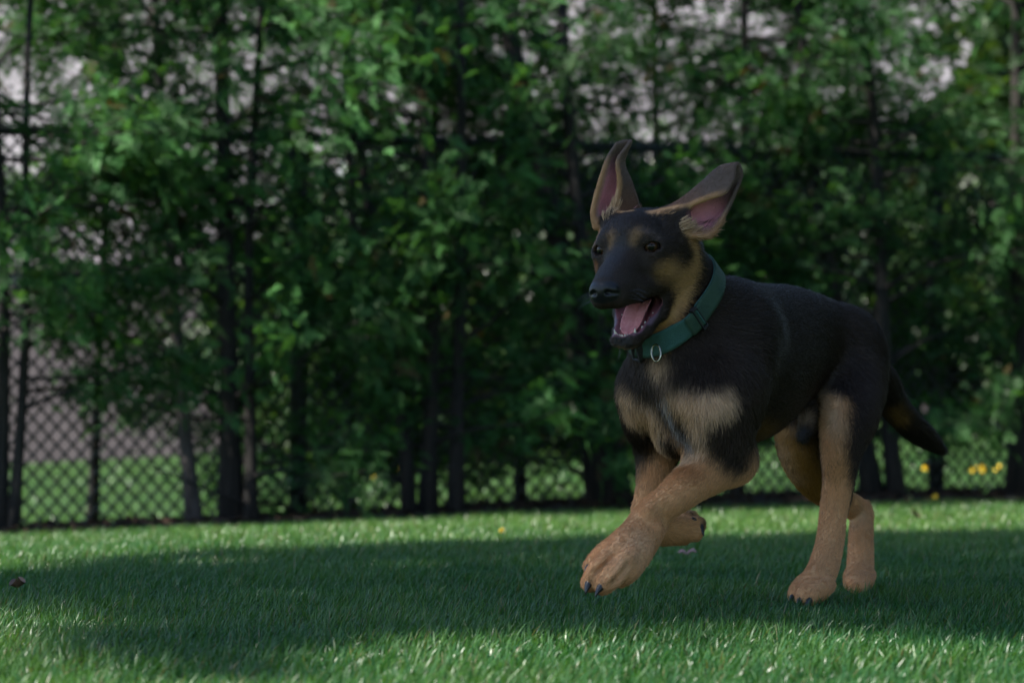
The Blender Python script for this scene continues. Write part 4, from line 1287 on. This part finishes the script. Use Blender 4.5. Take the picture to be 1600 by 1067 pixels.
_paint(PALE * .6, headm * np.clip((9 - _seg((30, 8, -125), (44, -6, -121))) / 7, 0, 1) * .7)
# inside of the mouth: surface points that face the cavity
INM = np.zeros(len(DV))
for p0, p1, r in (((-26, 0, -66), (8, 0, -87), 17.5), ((8, 0, -87), (33, 0, -101), 12.6)):
    INM = np.maximum(INM, _seg(p0, p1) < r + 1.6)
for s in (-1, 1):
    for p0, p1, r in (((-14, s * 17, -73), (30, s * 11, -99), 8.2), ((-24, s * 27, -69.5), (4, s * 22, -81), 7.6)):
        INM = np.maximum(INM, _seg(p0, p1) < r + 1.0)
INM = np.maximum(INM, _seg((-10, 0, -64), (54, 0, -68)) < 12.5) * headm
_paint(np.array([.30, .10, .115]), INM, 1.0)
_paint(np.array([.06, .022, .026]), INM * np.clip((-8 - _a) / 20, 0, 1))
# lower lip edge: mauve gum line
for s in (-1, 1):
    _paint(np.array([.13, .075, .10]), headm * np.clip((6.5 - _seg((-22, s * 31, -76), (14, s * 21, -97))) / 2.5, 0, 1) * (1 - INM * .6), .8)
    _paint(np.array([.22, .10, .13]), headm * np.clip((5.5 - _seg((12, s * 20.5, -97), (36, s * 14, -104.5))) / 2.5, 0, 1), .9)
_paint(np.array([.24, .11, .13]), headm * np.clip((5.2 - _seg((42, 13, -105), (42, -13, -105))) / 2.5, 0, 1), .9)
# nose pad
_np = np.clip((1.10 - np.sqrt(((_a - 80) / 13) ** 2 + (_b / 21.5) ** 2 + ((_c + 39) / 15.0) ** 2)) / .10, 0, 1) * (_a > 72)
_paint(NOSE, _np, 1.0)
for s in (-1, 1):
    _nst = np.clip((7.5 - np.linalg.norm((_h - np.array([88.0, s * 10.5, -39.5])) / np.array([1.2, 1.0, .8]), axis=1)) / 2, 0, 1) * (DN @ Ha < .55)
    _paint(np.array([.0012, .001, .001]), _nst)  # shade inside the nostrils painted as near black
    WET[:] = WET * (1 - _nst * .8)
# eyelid rims
for ec, look in EYES:
    rim = np.abs(np.linalg.norm(_h - ec, axis=1) - 12.0) < 2.0
    fr = ((_h - ec) @ look) > 5
    _paint(NOSE * .7, rim * fr * headm * 1.0, .5)

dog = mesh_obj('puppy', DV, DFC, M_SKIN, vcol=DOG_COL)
_w = dog.data.attributes.new('wet', 'FLOAT', 'POINT'); _w.data.foreach_set('value', WET.astype(np.float32))
tag(dog, 'black and tan shepherd puppy bounding across the lawn with ears flying and mouth open', 'dog')

# ---------------------------------------------------------------- eyes
def uvs(r, nu=24, nv=14, sc=(1, 1, 1)):
    V = [(0, 0, r)]
    for i in range(1, nv):
        t = math.pi * i / nv
        for j in range(nu):
            p = 2 * math.pi * j / nu
            V.append((r * math.sin(t) * math.cos(p), r * math.sin(t) * math.sin(p), r * math.cos(t)))
    V.append((0, 0, -r)); V = np.array(V) * np.array(sc)
    F = [(0, 1 + j, 1 + (j + 1) % nu) for j in range(nu)]
    for i in range(nv - 2):
        a = 1 + i * nu
        F += [(a + j, a + nu + j, a + nu + (j + 1) % nu, a + (j + 1) % nu) for j in range(nu)]
    last = len(V) - 1; a = 1 + (nv - 2) * nu
    F += [(a + j, last, a + (j + 1) % nu) for j in range(nu)]
    return V, F
def head_local(v): return v @ HAX
for ec, look in EYES:
    V, F = uvs(.0113, 28, 20)
    e = mesh_obj('eye', V, F, M_EYE, dog)
    gaze = unit(look + np.array([.35, 0, -.04])) @ HAX
    e.location = HF(*ec)
    e.rotation_euler = Vector(gaze).to_track_quat('Z', 'Y').to_euler()

# ---------------------------------------------------------------- tongue, teeth, claws
def tongue():
    pts = [(-22, -74), (-8, -80), (8, -90), (20, -98.5), (30, -104)]
    wd = [15, 16, 15.5, 14, 9]
    V = []; nu = 13
    t = np.linspace(0, 4, 22)
    P = crom(np.array(pts, float), t); Wd = crom(np.array(wd, float)[:, None], t)[:, 0]
    for (a, c), w, tt in zip(P, Wd, t):
        for j in range(nu):
            q = j / (nu - 1) * 2 - 1
            V.append(HF(a, q * w, c + 3.2 * q * q + 1.0 - 2.6 * math.exp(-(q / .16) ** 2)))
        for j in range(nu):
            q = 1 - j / (nu - 1) * 2
            V.append(HF(a, q * w * .96, c + 3.2 * q * q - 5.5 * (1 - q * q) - 1.0))
    m = 2 * nu; F = []
    for i in range(len(P) - 1):
        for j in range(m):
            F.append((i * m + j, i * m + (j + 1) % m, (i + 1) * m + (j + 1) % m, (i + 1) * m + j))
    F.append(tuple(range(m))[::-1]); F.append(tuple((len(P) - 1) * m + j for j in range(m)))
    return mesh_obj('tongue', V, F, M_TONGUE, dog)
tongue()
def cone_mesh(name, h, r, mat, bend=.25, n=8):
    V, F = [], []
    L = 5
    for i in range(L):
        t = i / (L - 1)
        rr = r * (1 - t) ** .7 if i < L - 1 else r * .12
        for j in range(n):
            p = 2 * math.pi * j / n
            V.append((rr * math.cos(p) + bend * h * t * t, rr * math.sin(p), h * t))
    for i in range(L - 1):
        for j in range(n):
            F.append((i * n + j, i * n + (j + 1) % n, (i + 1) * n + (j + 1) % n, (i + 1) * n + j))
    F.append(tuple((L - 1) * n + j for j in range(n)))
    me = bpy.data.meshes.new(name); me.from_pydata(V, [], F)
    me.polygons.foreach_set('use_smooth', [True] * len(me.polygons)); me.materials.append(mat); me.update()
    return me
ME_INC = cone_mesh('tooth', .0048, .0021, M_TOOTH, .05)
ME_CAN = cone_mesh('tooth', .0088, .0025, M_TOOTH, .22)
ME_MOL = cone_mesh('tooth', .0036, .0026, M_TOOTH, .0)
def place(me, name, pos, d, side=None):
    o = bpy.data.objects.new(name, me); COL.objects.link(o); o.parent = dog
    z = unit(d); x = np.array(side if side is not None else Ha, float); x = unit(x - z * (x @ z)); y = np.cross(z, x)
    m = Matrix((tuple(x) + (0,), tuple(y) + (0,), tuple(z) + (0,), (0, 0, 0, 1))).transposed()
    m.translation = Vector(pos)
    o.matrix_world = m
    return o
jawup = unit(Hc * .92 + Ha * .39)
for b in (-8.4, -5.2, -1.9, 1.9, 5.2, 8.4):
    place(ME_INC, 'tooth', HF(42.0 - abs(b) * .25, b, -106.0), jawup)
for s in (-1, 1):
    place(ME_CAN, 'tooth', HF(36, s * 13.0, -104.5), unit(jawup + Hb * s * .2), -Ha)
    for i, (a, b, c) in enumerate(((17, 18, -97.5), (10, 20, -94), (2, 22.5, -90), (-6, 25, -86))):
        o_ = place(ME_MOL, 'tooth', HF(a, s * (b - 3), c - 2.2), jawup); o_.scale = (1.3, .8, .8 + .25 * (i % 2))
    place(ME_CAN, 'tooth', HF(58, s * 12.5, -55), -Hc, -Ha)
    for (a, b) in ((44, 15), (34, 17.5), (24, 20), (12, 22), (0, 24)):
        place(ME_MOL, 'tooth', HF(a, s * (b - 3), -57), -Hc)
ME_CLAW = cone_mesh('claw', .0150, .0052, M_CLAW, -.35)
def claw(px, py, qx, qy, Y, out=.0):
    p0, p1 = W(px, py, Y), W(qx, qy, Y - .008)
    place(ME_CLAW, 'claw', p0, p1 - p0, (0, 0, 1))
for (px, py, qx, qy, Y) in ((921, 886, 913, 893, 3.526), (920, 911, 914, 921, 3.497), (939, 916, 929, 925, 3.486), (968, 905, 957, 914, 3.505),
                            (1084, 812, 1079, 821, 3.835), (1094, 822, 1099, 829, 3.835),
                            (1240, 931, 1233, 937, 3.85), (1251, 936, 1245, 943, 3.825), (1265, 937, 1260, 944, 3.82), (1277, 933, 1274, 941, 3.84)):
    claw(px, py, qx, qy, Y)

# ---------------------------------------------------------------- fur
def bones():
    B = []
    def add(p, q, w=1.0): B.append((np.asarray(p), np.asarray(q), w))
    add(HF(60, 0, -20), HF(0, 0, 10)); add(HF(0, 0, 10), HF(-80, 0, 20)); add(HF(40, 20, -45), HF(-30, 40, -40)); add(HF(40, -20, -45), HF(-30, -40, -40))
    add(HF(-20, 45, -20), HF(-70, 45, -50)); add(HF(-20, -45, -20), HF(-70, -45, -50))
    add(HF(40, 0, -112), HF(-40, 0, -100)); add(HF(-60, 0, -60), DF(.48, 0, .27))
    add(HF(-80, 0, 0), DF(.36, 0, .43)); add(DF(.36, 0, .43), DF(.0, 0, .42)); add(DF(.0, 0, .42), DF(-.10, 0, .35))
    for s in (-1, 1):
        add(DF(.40, .07 * s, .38), DF(.10, .07 * s, .33)); add(DF(.45, .06 * s, .33), DF(.40, .07 * s, .24)); add(DF(.30, .06 * s, .25), DF(.1, .05 * s, .27))
        add(DF(.05, .07 * s, .38), DF(-.08, .06 * s, .28)); add(DF(.08, .07 * s, .33), DF(.03, .06 * s, .20))
    add(DF(.50, 0, .33), DF(.46, 0, .20))
    add(LS, LEl); add(LEl, LC); add(LC, W(935, 905, 3.50)); add(RS, REl); add(REl, RC); add(RC, W(1090, 822, 3.86))
    add(W(1330, 600, 4.0), W(1310, 750, 3.95)); add(W(1310, 750, 3.96), W(1297, 850, 3.93)); add(W(1297, 850, 3.93), W(1255, 930, 3.84))
    add(W(1255, 640, 4.08), W(1275, 750, 4.1)); add(W(1275, 750, 4.1), W(1345, 800, 4.18)); add(W(1345, 800, 4.18), W(1340, 915, 4.08))
    add(W(1380, 590, 4.22), W(1475, 705, 4.37))
    add(W(1048, 345, 3.66), W(1155, 265, 3.66)); add(W(950, 350, 3.70), W(980, 225, 3.70))
    return B
def fur(n_hair):
    F = DFC
    fa = np.linalg.norm(np.cross(DV[F[:, 2]] - DV[F[:, 0]], DV[F[:, 3]] - DV[F[:, 1]]), axis=1) * .5
    wet = WET[F].mean(1)
    hc = (DV[F[:, 0]] - E0) @ HAX.T * 1000
    toward = (DN[F].mean(1) @ np.array([0.05, -1, 0])) > -.75          # thin out the side nobody sees
    w = fa * np.clip(1 - wet * 2.5, 0, 1) * np.where(toward, 1.0, .45)
    ishead = (hc[:, 0] > -110) & (np.abs(hc[:, 1]) < 75) & (hc[:, 2] > -130)
    hd = np.clip((.19 - np.linalg.norm(DV[F[:, 0]] - HF(-25, 0, -20), axis=1)) / .10, 0, 1)
    bw = np.interp(DV[F[:, 0], 2], [.08, .20, .28], [2.0, 1.6, 1.0])
    w = w * (bw + (1.6 - bw) * hd)
    # no fur on eyelid rims or inside the mouth
    rng = np.random.default_rng(11)
    fi = rng.choice(len(F), n_hair, p=w / w.sum())
    u, v = rng.random(n_hair)[:, None], rng.random(n_hair)[:, None]
    q = F[fi]
    bil = lambda A: (A[q[:, 0]] * (1 - u) + A[q[:, 1]] * u) * (1 - v) + (A[q[:, 3]] * (1 - u) + A[q[:, 2]] * u) * v
    P = bil(DV); Nn = unit(bil(DN)); C = bil(DOG_COL)
    D = np.zeros_like(P); Wt = np.zeros(len(P))
    for a, b, wt in bones():
        ab = b - a; t = np.clip(((P - a) @ ab) / (ab @ ab), 0, 1)
        d = np.linalg.norm(P - a - t[:, None] * ab, axis=1) + .014
        k = wt / d ** 3.2
        D += unit(ab) * k[:, None]; Wt += k
    D = unit(D)
    D = D - Nn * (D * Nn).sum(1, keepdims=True); D = unit(D + 1e-6)
    h = (P - E0) @ HAX.T * 1000
    dl = (P - DO); uu = dl[:, 2]; ff = dl @ DFw; ll = dl @ DLf
    L = np.interp(uu, [.04, .10, .17, .26], [.0042, .0048, .0058, .0080])
    head = (h[:, 0] > -95) & (np.abs(h[:, 1]) < 70) & (h[:, 2] > -100) & (h[:, 2] < 60)
    L = np.where(head, np.clip(.0036 + (-h[:, 0] + 10) * .00005, .0024, .0080), L)
    ear = (h[:, 2] > 38) | ((h[:, 1] > 52) & (h[:, 2] > 12)) | ((h[:, 1] < -46) & (h[:, 2] > 14))
    L = np.where(ear & (P[:, 1] < 3.78) & (uu > .46), .0032, L)
    tailm = (P[:, 1] > 4.21) & (P[:, 0] > .545)
    L = np.where(tailm, .0105, L)
    chest = (ff > .40) & (uu < .37) & (uu > .19)
    cf = np.clip((ff - .28) / .16, 0, 1) * np.clip((.40 - uu) / .06, 0, 1) * np.clip((uu - .17) / .04, 0, 1)
    L = L + (.0112 - L) * cf
    L = np.where((h[:, 0] > -5) & (np.abs(h[:, 1]) < 45) & (h[:, 2] < -85) & (h[:, 2] > -135), .0035, L)
    L = L * (0.7 + .6 * rng.random(len(P)))
    tuft = np.zeros(len(P), bool)
    for q_ in (hit(1082, 357), hit(1068, 352), hit(950, 338), hit(956, 326)):
        tuft |= (np.linalg.norm(P - q_, axis=1) < .009) & (rng.random(len(P)) < .5)
    L = np.where(tuft, .011, L)
    C = np.where(tuft[:, None], PALE * .85, C)
    lift = np.where(tuft, .5, np.where(chest | tailm, .26, np.clip(.19 * L / .0072, .14, .22)))[:, None] * (0.6 + .9 * rng.random((len(P), 1)))
    J = rng.normal(size=P.shape) * .15
    d0 = unit(D * (1 - .25 * lift) + Nn * lift * 1.5 + J * .6)
    d1 = unit(D + Nn * lift * .45 + J)
    P = P - Nn * .0003
    pts = np.stack([P, P + d0 * (L * .5)[:, None], P + d0 * (L * .5)[:, None] + d1 * (L * .55)[:, None]], 1)
    # hairs of both colours mingle where the patches meet
    for sh in (0.0, .0035):
        cell = np.floor((P + sh) / .007).astype(np.int64); key = (cell[:, 0] * 4096 + cell[:, 1]) * 4096 + cell[:, 2]
        o1 = np.lexsort((rng.random(len(P)), key)); o2 = np.lexsort((rng.random(len(P)), key))
        keep = (rng.random(len(P)) < .30) | (ear & (P[:, 1] < 3.78) & (uu > .46))
        Cn = C.copy(); Cn[o1] = C[o2]; C = np.where(keep[:, None], C, Cn)
    cv = bpy.data.hair_curves.new('fur')
    cv.add_curves([3] * len(P))
    cv.attributes['position'].data.foreach_set('vector', pts.astype(np.float32).ravel())
    if 'radius' not in cv.attributes: cv.attributes.new('radius', 'FLOAT', 'POINT')
    r = (np.array([.00021, .00018, .00006])[None, :] * (0.8 + .5 * rng.random((len(P), 1)))).astype(np.float32)
    cv.attributes['radius'].data.foreach_set('value', r.ravel())
    ca = cv.attributes.new('tint', 'FLOAT_COLOR', 'CURVE')
    var = (0.80 + .45 * rng.random((len(P), 1)))
    lum = C.mean(1, keepdims=True)
    Cc = C * var
    odd = rng.random(len(P)) < .035                                    # stray pale hairs in the black
    Cc[odd] = Cc[odd] + np.array([.05, .04, .032]) * (lum[odd] < .06)
    cc = np.ones((len(P), 4), dtype=np.float32); cc[:, :3] = Cc
    ca.data.foreach_set('color', cc.ravel())
    cv.materials.append(M_FUR)
    o = bpy.data.objects.new('fur', cv); COL.objects.link(o); o.parent = dog
    return o
fur(FUR_COUNT)
# whiskers
wm = MB()
_wr = np.random.default_rng(3)
for s in (-1, 1):
    for i in range(9):
        p = HF(48 + 4 * (i % 3) * 2, s * (22 + _wr.random() * 2), -42 - 5 * (i // 3))
        d = unit(Hb * s * 1.0 + Ha * (.25 - .3 * _wr.random()) + Hc * (-.35 + .3 * _wr.random()))
        L = .018 + .014 * _wr.random()
        wm.tube([p, p + d * L * .5, p + d * L - np.array([0, 0, .004])], [.0003, .00022, .00008], 4, False)
for i in range(7):
    p = HF(36 + _wr.random() * 8, -9 + 18 * _wr.random(), -119)
    d = unit(-Hc + Ha * (.5 * _wr.random()) + Hb * (_wr.random() - .5))
    wm.tube([p, p + d * .009, p + d * .016], [.00028, .0002, .00008], 4, False)
wm.build('whiskers', M_CLAW, dog)['kind'] = 'stuff'
# ---------------------------------------------------------------- collar
M_WEB = noise_mat('teal_webbing', (.034, .108, .086), (.048, .140, .112), 60, .75, .6, 900)
M_WEB2 = noise_mat('dark_green_webbing', (.022, .062, .034), (.040, .090, .050), 60, .75, .6, 900)
M_PLAST = noise_mat('black_plastic', (.012, .012, .013), (.022, .022, .024), 80, .6)
M_STEEL = noise_mat('steel', (.34, .31, .24), (.46, .43, .34), 60, .25, metal=1.0)
c_n = unit(np.array([-.50, -.50, .70]))
c_mid = W(1056, 486, 3.655) - c_n * .015
c_x = unit(np.array([0, -1.0, 0]) - c_n * (-c_n[1])); c_y = np.cross(c_n, c_x)
NPH = 96
c_ph = np.linspace(0, 2 * math.pi, NPH, endpoint=False)
def ring_radius(off):
    out = []
    for p in c_ph:
        d = c_x * math.cos(p) + c_y * math.sin(p)
        r = np.arange(.02, .14, .0008)
        v = sd_at(c_mid + c_n * off + d * r[:, None])
        k = np.flatnonzero(v > 0)
        out.append(r[k[0]] if len(k) else .085)
    out = np.array(out)
    # a strap spans hollows: keep the upper envelope, then smooth
    for _ in range(2):
        out = np.maximum(out, .5 * (np.roll(out, 3) + np.roll(out, -3)))
    for _ in range(14):
        out = .5 * out + .25 * (np.roll(out, 1) + np.roll(out, -1))
    return out
CW = .0135
_offs = np.array([-CW, -CW * .5, 0, CW * .5, CW])
_rr = np.stack([ring_radius(o) for o in _offs])
_rr = np.maximum(_rr, _rr.mean(0) - .004)
def collar_pt(p, w, h):
    """point at angle p, width position w in [-1, 1], height h above the coat"""
    i = p / (2 * math.pi) * NPH; i0 = int(math.floor(i)) % NPH; f = i - math.floor(i)
    j = (w + 1) * 2; j0 = min(int(j), 3); g = j - j0
    r = ((_rr[j0, i0] * (1 - f) + _rr[j0, (i0 + 1) % NPH] * f) * (1 - g) + (_rr[j0 + 1, i0] * (1 - f) + _rr[j0 + 1, (i0 + 1) % NPH] * f) * g)
    d = c_x * math.cos(p) + c_y * math.sin(p)
    return c_mid + c_n * (w * CW) + d * (r + h)
def band(name, p0, p1, mat, parent, h0=.0045, h1=.0072, n=96, wsc=1.0, nw=7):
    V, F = [], []
    closed = abs(p1 - p0) > 6.28
    for i in range(n):
        p = p0 + (p1 - p0) * i / (n if closed else n - 1)
        ws = np.linspace(-1, 1, nw) * wsc
        for w in ws: V.append(collar_pt(p, float(w), h1 - .0006 * (abs(w) > .9)))
        for w in ws[::-1]: V.append(collar_pt(p, float(w), h0))
    m = 2 * nw
    for i in range(n if closed else n - 1):
        k = (i + 1) % n
        for j in range(m):
            F.append((i * m + j, k * m + j, k * m + (j + 1) % m, i * m + (j + 1) % m))
    if not closed:
        F.append(tuple(range(m))); F.append(tuple((n - 1) * m + j for j in range(m))[::-1])
    return mesh_obj(name, V, F, mat, parent)
def ang(px, py):
    """angle of the collar point seen nearest a photo pixel"""
    best = min(((np.hypot(*(proj(collar_pt(p, 0, .006)) - np.array([px, py]))) + (1000 if (c_x * math.cos(p) + c_y * math.sin(p))[1] > .25 else 0)), p) for p in np.linspace(0, 2 * math.pi, 361))
    return best[1]
def proj(P):
    d = P - np.array([0, 0, CAM_H]); yc = d[1] * _ct + d[2] * _st; zc = -d[1] * _st + d[2] * _ct
    return np.array([800 + FPX * d[0] / yc, 533.5 - FPX * zc / yc])
collar = empty('dog_collar', c_mid)
collar['label'] = 'green webbing dog collar with black slider and steel ring around the puppy neck'
collar['category'] = 'collar'
def cchild(o):
    o.parent = collar; o.matrix_parent_inverse = Matrix.Translation(-Vector(c_mid)); return o
A_SL, A_RING, A_L, A_BK = ang(1100, 505), ang(1032, 545), ang(998, 552), ang(1082, 520)
cchild(band('strap', 0, 2 * math.pi, M_WEB, None, n=144))
lo_, hi_ = sorted((A_L, A_BK))
cchild(band('double_strap', lo_, hi_, M_WEB2, None, .0072, .0102, 40, .98))
def frame_at(p, hw, hh, mat, name):
    """flat rectangular slider round the strap"""
    mb = MB()
    r = .0105 / .06
    a0, a1 = p - hw, p + hw
    for (pa, pb, w0, w1) in ((a0, a0 + .035, -1.22, 1.22), (a1 - .035, a1, -1.22, 1.22), (a0, a1, 1.04, 1.22), (a0, a1, -1.22, -1.04)):
        g = 7
        V = []; F = []
        for i in range(g):
            pp = pa + (pb - pa) * i / (g - 1)
            for (w, h) in ((w0, .0045), (w1, .0045), (w1, .0125), (w0, .0125)):
                V.append(collar_pt(pp, max(min(w, 1), -1), h) + c_n * (w - max(min(w, 1), -1)) * CW)
        for i in range(g - 1):
            for j in range(4):
                F.append((i * 4 + j, (i + 1) * 4 + j, (i + 1) * 4 + (j + 1) % 4, i * 4 + (j + 1) % 4))
        F += [(0, 1, 2, 3), tuple((g - 1) * 4 + j for j in (3, 2, 1, 0))]
        mb.add(V, F)
    return mb.build(name, mat)
cchild(frame_at(A_SL, .15, .0, M_PLAST, 'slider'))
cchild(band('keeper_loop', A_SL - .17, A_SL - .04, M_WEB, None, .0074, .0118, 12, .96) if A_SL > A_RING else band('keeper_loop', A_SL + .04, A_SL + .17, M_WEB, None, .0074, .0118, 12, .96))
cchild(frame_at(A_L, .10, .0, M_PLAST, 'buckle'))
# D ring hanging from the strap
rp = collar_pt(A_RING, 0.1, .012)
rt = unit(collar_pt(A_RING + .05, 0, .01) - collar_pt(A_RING - .05, 0, .01))
rd = unit(np.array([.12, -.25, -1.0]))
pts = [rp + rt * (.0110 * math.cos(t)) * .6 + rd * (.0112 * math.sin(t) + .0105) + np.array([0, -.004, 0]) for t in np.linspace(0, 2 * math.pi, 28, endpoint=False)]
mbr = MB(); mbr.tube(pts, .0013, 8, closed=True)
cchild(mbr.build('ring', M_STEEL, smooth=True))
